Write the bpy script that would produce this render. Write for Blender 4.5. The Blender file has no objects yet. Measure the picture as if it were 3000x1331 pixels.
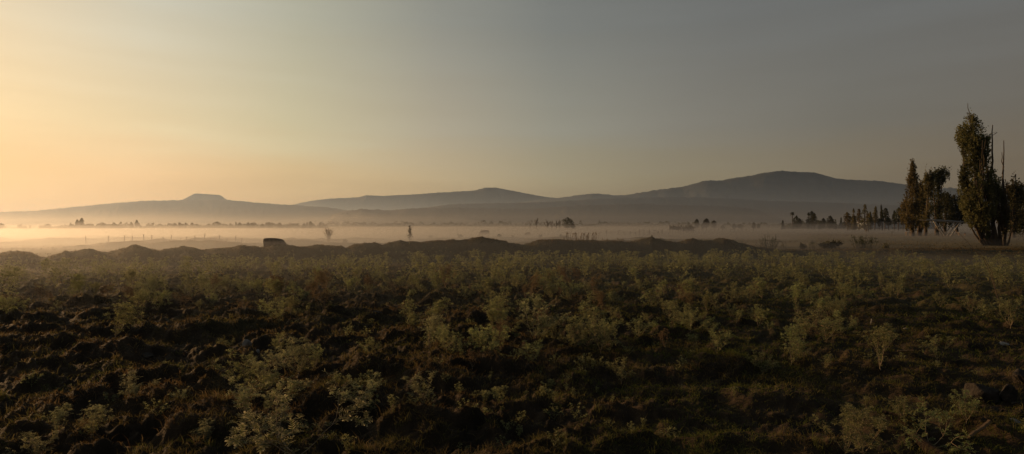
import bpy, math, random
import numpy as np
from mathutils import Vector

PI = math.pi
CAM_H = 1.75            # eye height
FX = 1788.0             # focal length in photograph pixels (80 degrees across 3000)
HORIZON = 665.0
rng = np.random.default_rng(7)
random.seed(7)
scene = bpy.context.scene
COL = scene.collection

# ------------------------------------------------------------------ noise
def _h(ix, iy, seed):
    n = (ix.astype(np.int64) * 374761393 + iy.astype(np.int64) * 668265263 + seed * 974634777) & 0xFFFFFFFF
    n = ((n ^ (n >> 13)) * 1274126177) & 0xFFFFFFFF
    n = ((n ^ (n >> 16)) * 2246822519) & 0xFFFFFFFF
    return ((n ^ (n >> 15)) & 0xFFFFFF) / float(0xFFFFFF)

def vnoise(x, y, seed=0):
    x = np.asarray(x, float); y = np.asarray(y, float)
    ix = np.floor(x); iy = np.floor(y)
    fx = x - ix; fy = y - iy
    ux = fx * fx * fx * (fx * (fx * 6 - 15) + 10); uy = fy * fy * fy * (fy * (fy * 6 - 15) + 10)
    a = _h(ix, iy, seed); b = _h(ix + 1, iy, seed); c = _h(ix, iy + 1, seed); d = _h(ix + 1, iy + 1, seed)
    return (a * (1 - ux) + b * ux) * (1 - uy) + (c * (1 - ux) + d * ux) * uy

def fbm(x, y, seed=0, octs=4, gain=0.5):
    s = 0.0; a = 1.0; t = 0.0
    for o in range(octs):
        s = s + a * vnoise(np.asarray(x) * 2 ** o + 17.3 * o, np.asarray(y) * 2 ** o - 9.1 * o, seed + o * 13)
        t += a; a *= gain
    return s / t

def sstep(a, b, x):
    t = np.clip((np.asarray(x, float) - a) / (b - a), 0, 1)
    return t * t * (3 - 2 * t)

# ------------------------------------------------------------------ terrain
CREST = np.array([(-900, 738), (-500, 735), (-250, 742), (-60, 748), (0, 745), (20, 742), (50, 740), (75, 742), (110, 755), (140, 758), (180, 744), (190, 739), (215, 738), (240, 735), (262, 733),
    (285, 738), (320, 741), (350, 734), (370, 726), (390, 720), (410, 722), (435, 731), (470, 736), (500, 731), (530, 727), (570, 727), (600, 735), (640, 729), (665, 725),
    (710, 719), (735, 722), (765, 728), (800, 720), (840, 720), (870, 724), (930, 720), (1000, 722), (1012, 727), (1040, 717), (1070, 711), (1100, 714), (1120, 719),
    (1140, 711), (1170, 707), (1210, 710), (1240, 711), (1260, 709), (1300, 706), (1350, 705), (1390, 698), (1410, 697), (1440, 701), (1480, 709), (1526, 719),
    (1545, 714), (1580, 704), (1605, 701), (1650, 703), (1700, 706), (1760, 707), (1800, 709), (1830, 714), (1865, 709), (1895, 700), (1910, 697), (1930, 702),
    (1955, 709), (1985, 711), (2010, 703), (2030, 701), (2060, 705), (2100, 702), (2120, 700), (2150, 706), (2190, 714), (2240, 715), (2280, 717), (2340, 718),
    (2400, 717), (2500, 718), (2600, 716), (2660, 713), (2720, 710), (2760, 709), (2790, 711), (2830, 718), (2900, 722), (3000, 722), (3400, 720), (4200, 722)], float)

def crest_dist(px):
    return 28.0 + 15.0 * np.clip(px, -900, 4200) / 3000.0

def ground_z(x, y):
    x = np.asarray(x, float); y = np.asarray(y, float)
    r = np.hypot(x, y)
    near = 1 - sstep(20, 34, r)
    right = sstep(-0.05, 0.45, x / np.maximum(y, 0.5)) * (1 - 0.5 * sstep(9, 16, r))   # the smoother grassy side
    lump = np.abs(fbm(x / 0.85, y / 0.75, 3, 4) - 0.5) * 2
    z = (0.30 * lump - 0.07) * (near * (1 - 0.45 * right) + 0.15)
    l2 = 1 - np.abs(fbm(x / 0.30 + 5, y / 0.26, 9, 4, 0.6) - 0.5) * 4
    z = z + 0.10 * l2 * near * (1 - 0.55 * right)
    z = z + 0.06 * (fbm(x / 0.12, y / 0.12, 21, 2) - 0.5) * (1 - sstep(9, 18, r))
    z = z + 0.10 * (fbm(x / 5.0, y / 5.0, 31, 3) - 0.5)
    # the row of old earth mounds
    ys = np.maximum(y, 1.0)
    px = np.clip(1500 + FX * x / ys, -1200, 4600)
    D = crest_dist(px)
    crest = np.interp(px, CREST[:, 0], CREST[:, 1])
    crest = crest + 5.0 * (fbm(px / 22.0, px * 0, 58, 3) - 0.5)
    cz = CAM_H - (crest - HORIZON) / FX * D
    dd = y - D
    prof = np.where(dd < 0, np.exp(-(dd / 2.7) ** 2), np.exp(-(dd / 3.6) ** 2))
    m = cz * prof * (y > 8) * (1 - 0.62 * sstep(2120, 2300, px))
    m = m + prof * 0.34 * (fbm(x / 1.5, y / 1.1, 44, 3) - 0.5) * (0.25 + 0.75 * sstep(0.0, 2.2, np.abs(dd)))
    m = m + prof * (0.10 * (fbm(x / 0.7, y / 0.7, 47, 3, 0.6) - 0.5) + 0.22 * np.maximum(fbm(x / 0.45, y / 0.45, 49, 3) - 0.5, 0))
    z = z * (1 - 0.85 * prof * (y > 8)) + m
    # lower mounds out in the mist
    f2 = sstep(44, 52, y) * (1 - sstep(72, 95, y))
    z = z + f2 * 0.85 * np.maximum(fbm(x / 5.0, y / 4.0, 52, 4) - 0.46, 0) * (1 - 0.75 * sstep(0.22, 0.4, x / ys)) * 2.0
    # dead level far field
    z = z * (1 - sstep(150, 260, r)) + 0.0
    return z

def gz(x, y):
    return float(ground_z(np.array([x]), np.array([y]))[0])

def X(px, d):
    return (px - 1500.0) / FX * d

def H(py, d):
    return CAM_H + (HORIZON - py) / FX * d

# ------------------------------------------------------------------ object helpers
def mk(name, V, F, mat, parent=None, tint=None, smooth=False):
    me = bpy.data.meshes.new(name)
    V = np.asarray(V, dtype=np.float32)
    if isinstance(F, list) and len(F) and isinstance(F[0], np.ndarray) and F[0].ndim == 2:
        faces = []
        for f in F: faces.extend(f.tolist())
        me.from_pydata(V.tolist(), [], faces)
    elif isinstance(F, np.ndarray):
        n, k = F.shape
        me.vertices.add(len(V)); me.vertices.foreach_set('co', V.ravel())
        me.loops.add(n * k); me.loops.foreach_set('vertex_index', F.astype(np.int32).ravel())
        me.polygons.add(n); me.polygons.foreach_set('loop_start', np.arange(0, n * k, k, dtype=np.int32))
        me.update(calc_edges=True)
    else:
        me.from_pydata(V.tolist(), [], F)
    me.validate()
    if tint is not None:
        a = me.attributes.new('tint', 'FLOAT_COLOR', 'POINT')
        t = np.asarray(tint, dtype=np.float32)
        if t.ndim == 1: t = np.stack([t, t, t], 1)
        a.data.foreach_set('color', np.concatenate([t, np.ones((len(t), 1), np.float32)], 1).ravel())
    if smooth:
        me.polygons.foreach_set('use_smooth', np.ones(len(me.polygons), dtype=bool))
    me.materials.append(mat)
    o = bpy.data.objects.new(name, me)
    COL.objects.link(o)
    if parent is not None: o.parent = parent
    return o

def tag(o, label, cat, group=None):
    o['label'] = label; o['category'] = cat
    if group: o['group'] = group
    return o

def kind(o, k):
    o['kind'] = k
    return o

def thing(name, label, cat, loc, group=None, rotz=0.0):
    o = bpy.data.objects.new(name, None); COL.objects.link(o)
    o.location = loc; o.rotation_euler = (0, 0, rotz); o.empty_display_size = 0.2
    return tag(o, label, cat, group)

class MB:
    """collects shapes into one mesh"""
    def __init__(s): s.V = []; s.F = []; s.T = []; s.n = 0
    def add(s, V, F, t=None):
        V = np.asarray(V, float)
        s.V.append(V); s.F.extend([tuple(int(i) + s.n for i in f) for f in F]); s.n += len(V)
        s.T.append(np.full(len(V), 0.0) if t is None else np.asarray(t, float))
    def tube(s, pts, rad, k=6, cap=True):
        pts = [np.asarray(p, float) for p in pts]
        n = len(pts)
        if np.isscalar(rad): rad = [rad] * n
        V = []
        for i, p in enumerate(pts):
            d = pts[min(i + 1, n - 1)] - pts[max(i - 1, 0)]
            d = d / (np.linalg.norm(d) + 1e-9)
            a = np.array([0, 0, 1.0]) if abs(d[2]) < 0.9 else np.array([1.0, 0, 0])
            u = np.cross(d, a); u /= np.linalg.norm(u); v = np.cross(d, u)
            for j in range(k):
                t = 2 * PI * j / k
                V.append(p + rad[i] * (math.cos(t) * u + math.sin(t) * v))
        F = []
        for i in range(n - 1):
            for j in range(k):
                a = i * k + j; b = i * k + (j + 1) % k
                F.append((a, b, b + k, a + k))
        if cap:
            F.append(tuple(range(k - 1, -1, -1))); F.append(tuple(range((n - 1) * k, n * k)))
        s.add(V, F)
    def box(s, c, size, rotz=0.0, bev=0.0):
        sx, sy, sz = [q / 2 for q in size]
        ca, sa = math.cos(rotz), math.sin(rotz)
        V = []
        for z in (-sz, sz):
            for x, y in ((-sx, -sy), (sx, -sy), (sx, sy), (-sx, sy)):
                V.append((c[0] + x * ca - y * sa, c[1] + x * sa + y * ca, c[2] + z))
        s.add(V, [(3, 2, 1, 0), (4, 5, 6, 7), (0, 1, 5, 4), (1, 2, 6, 5), (2, 3, 7, 6), (3, 0, 4, 7)])
    def build(s, name, mat, parent=None, smooth=False, tint=False):
        return mk(name, np.concatenate(s.V), s.F, mat, parent, np.concatenate(s.T) if tint else None, smooth)

# ------------------------------------------------------------------ materials
def newmat(name):
    m = bpy.data.materials.new(name); m.use_nodes = True
    nt = m.node_tree; nt.nodes.clear()
    out = nt.nodes.new('ShaderNodeOutputMaterial')
    return m, nt, out

def N(nt, t, **kw):
    n = nt.nodes.new(t)
    for k, v in kw.items():
        if k.startswith('i_'): n.inputs[k[2:].replace('_', ' ')].default_value = v
        else: setattr(n, k, v)
    return n

def noise_node(nt, scale, detail=5.0, coord='Object', rough=0.6):
    tc = N(nt, 'ShaderNodeTexCoord'); no = N(nt, 'ShaderNodeTexNoise')
    no.inputs['Scale'].default_value = scale; no.inputs['Detail'].default_value = detail; no.inputs['Roughness'].default_value = rough
    nt.links.new(tc.outputs[coord], no.inputs['Vector'])
    return no

def ramp(nt, fac, stops):
    r = N(nt, 'ShaderNodeValToRGB')
    e = r.color_ramp.elements
    while len(e) < len(stops): e.new(0.5)
    for el, (p, c) in zip(e, stops):
        el.position = p; el.color = (c[0], c[1], c[2], 1)
    nt.links.new(fac, r.inputs['Fac'])
    return r

def mixc(nt, fac, a, b, blend='MIX'):
    m = N(nt, 'ShaderNodeMix', data_type='RGBA', blend_type=blend)
    for v, s in ((fac, m.inputs[0]), (a, m.inputs[6]), (b, m.inputs[7])):
        if hasattr(v, 'is_linked') or hasattr(v, 'links'): nt.links.new(v, s)
        elif isinstance(v, (int, float)): s.default_value = v
        else: s.default_value = (v[0], v[1], v[2], 1)
    return m.outputs[2]

def leaf_material(name, dark, light, frost, transl=0.4, scale=1.2, objvar=0.35):
    """tint attribute: 0 inner leaf, 1 pale edge; clumps vary by noise, whole plants by object"""
    m, nt, out = newmat(name)
    no = noise_node(nt, scale, 3.0)
    c1 = ramp(nt, no.outputs['Fac'], [(0.35, dark), (0.68, light)]).outputs['Color']
    oi = N(nt, 'ShaderNodeObjectInfo')
    hv = N(nt, 'ShaderNodeHueSaturation')
    mr = N(nt, 'ShaderNodeMapRange'); mr.inputs['To Min'].default_value = 1 - objvar; mr.inputs['To Max'].default_value = 1 + objvar
    nt.links.new(oi.outputs['Random'], mr.inputs['Value']); nt.links.new(mr.outputs['Result'], hv.inputs['Value'])
    mr2 = N(nt, 'ShaderNodeMapRange'); mr2.inputs['To Min'].default_value = 0.47; mr2.inputs['To Max'].default_value = 0.52
    nt.links.new(oi.outputs['Random'], mr2.inputs['Value']); nt.links.new(mr2.outputs['Result'], hv.inputs['Hue'])
    nt.links.new(c1, hv.inputs['Color'])
    at = N(nt, 'ShaderNodeAttribute', attribute_name='tint')
    c = mixc(nt, at.outputs['Fac'], hv.outputs['Color'], frost)
    d = N(nt, 'ShaderNodeBsdfDiffuse'); t = N(nt, 'ShaderNodeBsdfTranslucent'); mx = N(nt, 'ShaderNodeMixShader')
    mx.inputs['Fac'].default_value = transl
    nt.links.new(c, d.inputs['Color']); nt.links.new(c, t.inputs['Color'])
    nt.links.new(d.outputs[0], mx.inputs[1]); nt.links.new(t.outputs[0], mx.inputs[2])
    nt.links.new(mx.outputs[0], out.inputs['Surface'])
    return m

def blade_material(name, transl=0.45):
    m, nt, out = newmat(name)
    at = N(nt, 'ShaderNodeAttribute', attribute_name='tint')
    d = N(nt, 'ShaderNodeBsdfDiffuse'); t = N(nt, 'ShaderNodeBsdfTranslucent'); mx = N(nt, 'ShaderNodeMixShader')
    mx.inputs['Fac'].default_value = transl
    nt.links.new(at.outputs['Color'], d.inputs['Color']); nt.links.new(at.outputs['Color'], t.inputs['Color'])
    nt.links.new(d.outputs[0], mx.inputs[1]); nt.links.new(t.outputs[0], mx.inputs[2])
    nt.links.new(mx.outputs[0], out.inputs['Surface'])
    return m

def solid_material(name, a, b, scale, rough=0.85, bump=0.3, detail=6.0, stretch=None, metallic=0.0):
    m, nt, out = newmat(name)
    no = noise_node(nt, scale, detail)
    if stretch:
        mp = N(nt, 'ShaderNodeMapping'); mp.inputs['Scale'].default_value = stretch
        src = no.inputs['Vector'].links[0].from_socket
        nt.links.new(src, mp.inputs['Vector']); nt.links.new(mp.outputs[0], no.inputs['Vector'])
    c = ramp(nt, no.outputs['Fac'], [(0.3, a), (0.7, b)])
    p = N(nt, 'ShaderNodeBsdfPrincipled'); p.inputs['Roughness'].default_value = rough; p.inputs['Metallic'].default_value = metallic
    p.inputs['Specular IOR Level'].default_value = 0.2
    bp = N(nt, 'ShaderNodeBump'); bp.inputs['Strength'].default_value = bump; bp.inputs['Distance'].default_value = 0.05
    nt.links.new(no.outputs['Fac'], bp.inputs['Height']); nt.links.new(bp.outputs[0], p.inputs['Normal'])
    nt.links.new(c.outputs['Color'], p.inputs['Base Color']); nt.links.new(p.outputs[0], out.inputs['Surface'])
    return m

def fog_material(name, sigma, g, albedo=0.44, col=(0.92, 0.98, 1.1)):
    m, nt, out = newmat(name)
    v = N(nt, 'ShaderNodeVolumeScatter'); ab = N(nt, 'ShaderNodeVolumeAbsorption'); ad = N(nt, 'ShaderNodeAddShader')
    v.inputs['Color'].default_value = (*col, 1); v.inputs['Density'].default_value = sigma * albedo; v.inputs['Anisotropy'].default_value = g
    ab.inputs['Color'].default_value = (0, 0, 0, 1); ab.inputs['Density'].default_value = sigma * (1 - albedo)
    nt.links.new(v.outputs[0], ad.inputs[0]); nt.links.new(ab.outputs[0], ad.inputs[1])
    nt.links.new(ad.outputs[0], out.inputs['Volume'])
    m.cycles.homogeneous_volume = True
    return m

def ground_material():
    m, nt, out = newmat('soil_and_grass')
    geo = N(nt, 'ShaderNodeNewGeometry')
    sep = N(nt, 'ShaderNodeSeparateXYZ'); nt.links.new(geo.outputs['Position'], sep.inputs[0])
    def nz(scale, det):
        n = N(nt, 'ShaderNodeTexNoise'); n.inputs['Scale'].default_value = scale; n.inputs['Detail'].default_value = det; n.inputs['Roughness'].default_value = 0.65
        nt.links.new(geo.outputs['Position'], n.inputs['Vector']); return n
    n1 = nz(1.6, 8); n2 = nz(0.35, 5); n3 = nz(14.0, 6); n4 = nz(0.02, 4)
    soil = ramp(nt, n1.outputs['Fac'], [(0.3, (0.016, 0.012, 0.008)), (0.7, (0.056, 0.038, 0.022))]).outputs['Color']
    turf = ramp(nt, n3.outputs['Fac'], [(0.3, (0.024, 0.020, 0.009)), (0.7, (0.070, 0.058, 0.026))]).outputs['Color']
    # turf takes over by patches and further off
    rr = N(nt, 'ShaderNodeMapRange'); rr.inputs['From Min'].default_value = 8; rr.inputs['From Max'].default_value = 34
    rr.inputs['To Min'].default_value = -0.12; rr.inputs['To Max'].default_value = 0.5
    nt.links.new(sep.outputs['Y'], rr.inputs['Value'])
    ad = N(nt, 'ShaderNodeMath', operation='ADD'); nt.links.new(n2.outputs['Fac'], ad.inputs[0]); nt.links.new(rr.outputs[0], ad.inputs[1])
    st = N(nt, 'ShaderNodeMapRange', interpolation_type='SMOOTHSTEP'); st.inputs['From Min'].default_value = 0.42; st.inputs['From Max'].default_value = 0.66
    nt.links.new(ad.outputs[0], st.inputs['Value'])
    near = mixc(nt, st.outputs[0], soil, turf)
    field = ramp(nt, n4.outputs['Fac'], [(0.35, (0.10, 0.085, 0.042)), (0.65, (0.17, 0.13, 0.065))]).outputs['Color']
    ff = N(nt, 'ShaderNodeMapRange', interpolation_type='SMOOTHSTEP'); ff.inputs['From Min'].default_value = 44; ff.inputs['From Max'].default_value = 62
    nt.links.new(sep.outputs['Y'], ff.inputs['Value'])
    c = mixc(nt, ff.outputs[0], near, field)
    p = N(nt, 'ShaderNodeBsdfPrincipled'); p.inputs['Roughness'].default_value = 0.95; p.inputs['Specular IOR Level'].default_value = 0.1
    bp = N(nt, 'ShaderNodeBump'); bp.inputs['Strength'].default_value = 0.7; bp.inputs['Distance'].default_value = 0.05
    nt.links.new(n3.outputs['Fac'], bp.inputs['Height']); nt.links.new(bp.outputs[0], p.inputs['Normal'])
    nt.links.new(c, p.inputs['Base Color']); nt.links.new(p.outputs[0], out.inputs['Surface'])
    return m

M_ground = ground_material()
M_weed = leaf_material('weed_leaf', (0.040, 0.062, 0.018), (0.112, 0.155, 0.046), (0.58, 0.54, 0.30), 0.56, 5.0, 0.45)  # pale edges: frost, its colour brightened to paint in a stronger sunlit rim
M_weed_frost = leaf_material('frosted_leaf', (0.044, 0.062, 0.022), (0.118, 0.158, 0.058), (0.68, 0.62, 0.40), 0.56, 5.0, 0.25)
M_weed_dry = leaf_material('withered_leaf', (0.05, 0.032, 0.016), (0.15, 0.10, 0.05), (0.40, 0.30, 0.18), 0.4, 3.0, 0.4)
M_weedstem = solid_material('weed_stem', (0.12, 0.085, 0.05), (0.30, 0.24, 0.16), 30, 0.8, 0.2)
M_crown = leaf_material('autumn_poplar_leaf', (0.055, 0.057, 0.023), (0.160, 0.148, 0.064), (0.22, 0.20, 0.10), 0.42, 0.6, 0.1)
M_crown_dark = leaf_material('dark_leaf', (0.028, 0.030, 0.016), (0.072, 0.070, 0.032), (0.10, 0.10, 0.045), 0.3, 0.7, 0.3)
M_crown_rust = leaf_material('rusty_leaf', (0.064, 0.057, 0.025), (0.155, 0.134, 0.058), (0.19, 0.15, 0.06), 0.4, 0.5, 0.15)
M_bark = solid_material('bark', (0.035, 0.026, 0.019), (0.09, 0.066, 0.045), 6, 0.9, 0.6, stretch=(3, 3, 0.5))
M_palebark = solid_material('pale_twig', (0.16, 0.12, 0.085), (0.26, 0.20, 0.14), 8, 0.9, 0.3)
M_post = solid_material('old_post_wood', (0.05, 0.038, 0.028), (0.11, 0.085, 0.06), 9, 0.9, 0.4, stretch=(4, 4, 0.6))
M_rock = solid_material('grey_rock', (0.014, 0.012, 0.010), (0.050, 0.040, 0.031), 12, 0.95, 1.0)
M_pen = solid_material('grey_board', (0.10, 0.08, 0.065), (0.20, 0.165, 0.135), 3, 0.9, 0.3)
M_boulder = solid_material('brown_boulder', (0.07, 0.052, 0.038), (0.19, 0.145, 0.105), 4, 0.95, 0.8)
M_palestone = solid_material('pale_stone', (0.14, 0.13, 0.12), (0.28, 0.26, 0.23), 8, 0.85, 0.4)
M_log = solid_material('weathered_log', (0.007, 0.005, 0.004), (0.036, 0.021, 0.011), 6, 0.95, 1.0, stretch=(0.6, 6, 6))
M_stick = solid_material('split_wood', (0.12, 0.07, 0.032), (0.26, 0.16, 0.075), 14, 0.85, 0.3, stretch=(0.5, 5, 5))
M_white = solid_material('white_painted_steel', (0.21, 0.20, 0.18), (0.31, 0.29, 0.26), 3, 0.6, 0.05)
M_wall = solid_material('pale_wall', (0.26, 0.30, 0.33), (0.34, 0.38, 0.41), 0.6, 0.8, 0.05)
M_roof = solid_material('sheet_roof', (0.24, 0.25, 0.26), (0.32, 0.32, 0.33), 1.0, 0.5, 0.05)
M_dark = solid_material('dark_opening', (0.015, 0.015, 0.015), (0.03, 0.03, 0.03), 2, 0.9, 0.0)
M_hide = solid_material('dark_hide', (0.09, 0.06, 0.042), (0.16, 0.11, 0.08), 3, 0.8, 0.1)
M_fleece = solid_material('dark_fleece', (0.03, 0.025, 0.02), (0.07, 0.055, 0.045), 9, 0.9, 0.4)
M_reed = solid_material('dry_reed', (0.09, 0.06, 0.03), (0.22, 0.15, 0.08), 4, 0.85, 0.1)
M_green_stalk = solid_material('green_stalk', (0.03, 0.035, 0.015), (0.07, 0.075, 0.03), 4, 0.85, 0.1)
M_blade = blade_material('grass_blade')
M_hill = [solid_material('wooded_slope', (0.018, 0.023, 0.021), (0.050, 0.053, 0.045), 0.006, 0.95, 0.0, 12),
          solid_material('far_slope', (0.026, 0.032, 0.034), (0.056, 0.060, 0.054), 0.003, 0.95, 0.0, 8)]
M_wire = solid_material('rusty_wire', (0.05, 0.04, 0.03), (0.09, 0.07, 0.05), 4, 0.7, 0.0)

# ------------------------------------------------------------------ camera, sun, sky
SUN_AZ, SUN_EL = math.radians(52), math.radians(8.0)      # azimuth to the west of the view axis
S = Vector((-math.sin(SUN_AZ) * math.cos(SUN_EL), math.cos(SUN_AZ) * math.cos(SUN_EL), math.sin(SUN_EL)))

cam = bpy.data.cameras.new('camera'); cam_o = bpy.data.objects.new('camera', cam); COL.objects.link(cam_o)
cam_o.location = (0, 0, CAM_H); cam_o.rotation_euler = (PI / 2, 0, 0)
cam.sensor_width = 36; cam.lens = 18 / (1500 / FX); cam.clip_start = 0.1; cam.clip_end = 60000
scene.camera = cam_o

sun = bpy.data.lights.new('sun', 'SUN'); sun.energy = 5.0; sun.angle = math.radians(0.6); sun.color = (1.0, 0.60, 0.28)
sun_o = bpy.data.objects.new('sun', sun); COL.objects.link(sun_o)
sun_o.rotation_euler = S.to_track_quat('Z', 'Y').to_euler()

def lin(c):
    return tuple(((v / 255) / 12.92 if v / 255 <= 0.04045 else ((v / 255 + 0.055) / 1.055) ** 2.4) for v in c)

SKY_ROWS = [  # elevation in degrees, [(angle from the sun's azimuth, sRGB)]
    (0.5, [(0, (240, 193, 141)), (12, (236, 184, 132)), (18, (238, 188, 136)), (32, (212, 176, 130)), (45, (184, 158, 122)), (56, (158, 140, 113)), (72, (132, 117, 95)), (92, (110, 97, 81)), (130, (78, 72, 66)), (180, (66, 64, 64))]),
    (4.6, [(0, (250, 211, 154)), (12, (249, 204, 145)), (20, (248, 204, 151)), (32, (220, 190, 142)), (48, (186, 168, 135)), (56, (163, 152, 125)), (65, (146, 136, 113)), (90, (117, 105, 90)), (130, (80, 76, 70)), (180, (66, 66, 68))]),
    (8.5, [(0, (252, 229, 184)), (12, (251, 219, 168)), (25, (227, 208, 168)), (32, (208, 196, 160)), (45, (177, 167, 146)), (56, (150, 147, 134)), (68, (131, 127, 118)), (81, (114, 110, 102)), (92, (109, 103, 95)), (130, (82, 80, 78)), (180, (68, 70, 74))]),
    (18.0, [(0, (240, 220, 186)), (12, (227, 212, 183)), (21, (208, 203, 184)), (33, (179, 177, 158)), (45, (147, 147, 138)), (56, (123, 125, 121)), (72, (110, 111, 109)), (92, (105, 106, 105)), (130, (80, 84, 86)), (180, (68, 74, 82))]),
    (55.0, [(0, (104, 110, 114)), (30, (94, 102, 108)), (60, (84, 92, 99)), (100, (76, 83, 91)), (180, (68, 75, 85))]),
]
world = bpy.data.worlds.new('World'); scene.world = world; world.use_nodes = True
nt = world.node_tree; nt.nodes.clear()
wout = N(nt, 'ShaderNodeOutputWorld'); bg = N(nt, 'ShaderNodeBackground')
tc = N(nt, 'ShaderNodeTexCoord'); sp = N(nt, 'ShaderNodeSeparateXYZ'); nt.links.new(tc.outputs['Generated'], sp.inputs[0])
flat = N(nt, 'ShaderNodeCombineXYZ'); nt.links.new(sp.outputs['X'], flat.inputs[0]); nt.links.new(sp.outputs['Y'], flat.inputs[1])
nrm = N(nt, 'ShaderNodeVectorMath', operation='NORMALIZE'); nt.links.new(flat.outputs[0], nrm.inputs[0])
dot = N(nt, 'ShaderNodeVectorMath', operation='DOT_PRODUCT'); nt.links.new(nrm.outputs[0], dot.inputs[0])
dot.inputs[1].default_value = (-math.sin(SUN_AZ), math.cos(SUN_AZ), 0)
ac = N(nt, 'ShaderNodeMath', operation='ARCCOSINE'); nt.links.new(dot.outputs['Value'], ac.inputs[0])
th = N(nt, 'ShaderNodeMath', operation='DIVIDE'); nt.links.new(ac.outputs[0], th.inputs[0]); th.inputs[1].default_value = PI
asn = N(nt, 'ShaderNodeMath', operation='ARCSINE'); nt.links.new(sp.outputs['Z'], asn.inputs[0])
# thin streaks of high cloud
mp = N(nt, 'ShaderNodeMapping'); mp.inputs['Scale'].default_value = (2.2, 2.2, 22); mp.inputs['Rotation'].default_value = (0.0, math.radians(-14), math.radians(25))
nt.links.new(tc.outputs['Generated'], mp.inputs['Vector'])
wn = N(nt, 'ShaderNodeTexNoise'); wn.inputs['Scale'].default_value = 1.3; wn.inputs['Detail'].default_value = 4; nt.links.new(mp.outputs[0], wn.inputs['Vector'])
jit = N(nt, 'ShaderNodeMath', operation='MULTIPLY_ADD'); nt.links.new(wn.outputs['Fac'], jit.inputs[0]); jit.inputs[1].default_value = 0.07; jit.inputs[2].default_value = -0.035
el2 = N(nt, 'ShaderNodeMath', operation='ADD'); nt.links.new(asn.outputs[0], el2.inputs[0]); nt.links.new(jit.outputs[0], el2.inputs[1])
cur = None; prev_el = None
for el, row in SKY_ROWS:
    r = ramp(nt, th.outputs[0], [(a / 180.0, lin(c)) for a, c in row])
    r.color_ramp.interpolation = 'B_SPLINE' if False else 'EASE' if False else 'LINEAR'
    if cur is None: cur = r.outputs['Color']
    else:
        mr = N(nt, 'ShaderNodeMapRange'); mr.inputs['From Min'].default_value = math.radians(prev_el); mr.inputs['From Max'].default_value = math.radians(el)
        nt.links.new(el2.outputs[0], mr.inputs['Value'])
        cur = mixc(nt, mr.outputs[0], cur, r.outputs['Color'])
    prev_el = el
sky = N(nt, 'ShaderNodeTexSky', sky_type='NISHITA'); sky.sun_disc = False; sky.sun_elevation = SUN_EL; sky.sun_rotation = -SUN_AZ
sky.air_density = 1.6; sky.dust_density = 6.0; sky.ozone_density = 1.0; sky.altitude = 2200
nis = N(nt, 'ShaderNodeBackground'); nis.inputs['Strength'].default_value = 0.006
nt.links.new(sky.outputs[0], nis.inputs['Color'])
st2 = N(nt, 'ShaderNodeMapRange'); st2.inputs['From Min'].default_value = 0.3; st2.inputs['From Max'].default_value = 0.75; st2.inputs['To Min'].default_value = 0.955; st2.inputs['To Max'].default_value = 1.055
nt.links.new(wn.outputs['Fac'], st2.inputs['Value'])
vm = N(nt, 'ShaderNodeVectorMath', operation='SCALE'); nt.links.new(cur, vm.inputs[0]); nt.links.new(st2.outputs[0], vm.inputs['Scale'])
nt.links.new(vm.outputs[0], bg.inputs['Color']); bg.inputs['Strength'].default_value = 0.93
adds = N(nt, 'ShaderNodeAddShader'); nt.links.new(bg.outputs[0], adds.inputs[0]); nt.links.new(nis.outputs[0], adds.inputs[1])
nt.links.new(adds.outputs[0], wout.inputs['Surface'])

# ------------------------------------------------------------------ ground
def build_ground():
    az_d = np.linspace(math.radians(-64), math.radians(64), 1080)
    az_c = np.linspace(math.radians(64), math.radians(296), 66)[1:-1]
    az = np.concatenate([az_d, az_c]); na = len(az)
    rs = [1.2]
    while rs[-1] < 115: rs.append(rs[-1] * 1.0078)
    while rs[-1] < 400: rs.append(rs[-1] * 1.05)
    while rs[-1] < 30000: rs.append(rs[-1] * 1.25)
    rs = np.array(rs); nr = len(rs)
    A, R = np.meshgrid(az, rs)
    x = R * np.sin(A); y = R * np.cos(A)
    z = ground_z(x.ravel(), y.ravel()).reshape(x.shape)
    V = np.stack([x, y, z], -1).reshape(-1, 3)
    i, j = np.meshgrid(np.arange(nr - 1), np.arange(na), indexing='ij')
    a = i * na + j; b = i * na + (j + 1) % na; c = b + na; d = a + na
    F = np.stack([a, d, c, b], -1).reshape(-1, 4)
    c0 = len(V)
    V = np.concatenate([V, [[0, 0, 0]]])
    me_f = [F, np.array([[c0, k, (k + 1) % na] for k in range(na)])]
    o = mk('ground', V, [me_f[0], me_f[1]], M_ground, smooth=True)
    return kind(o, 'structure')
build_ground()

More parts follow.
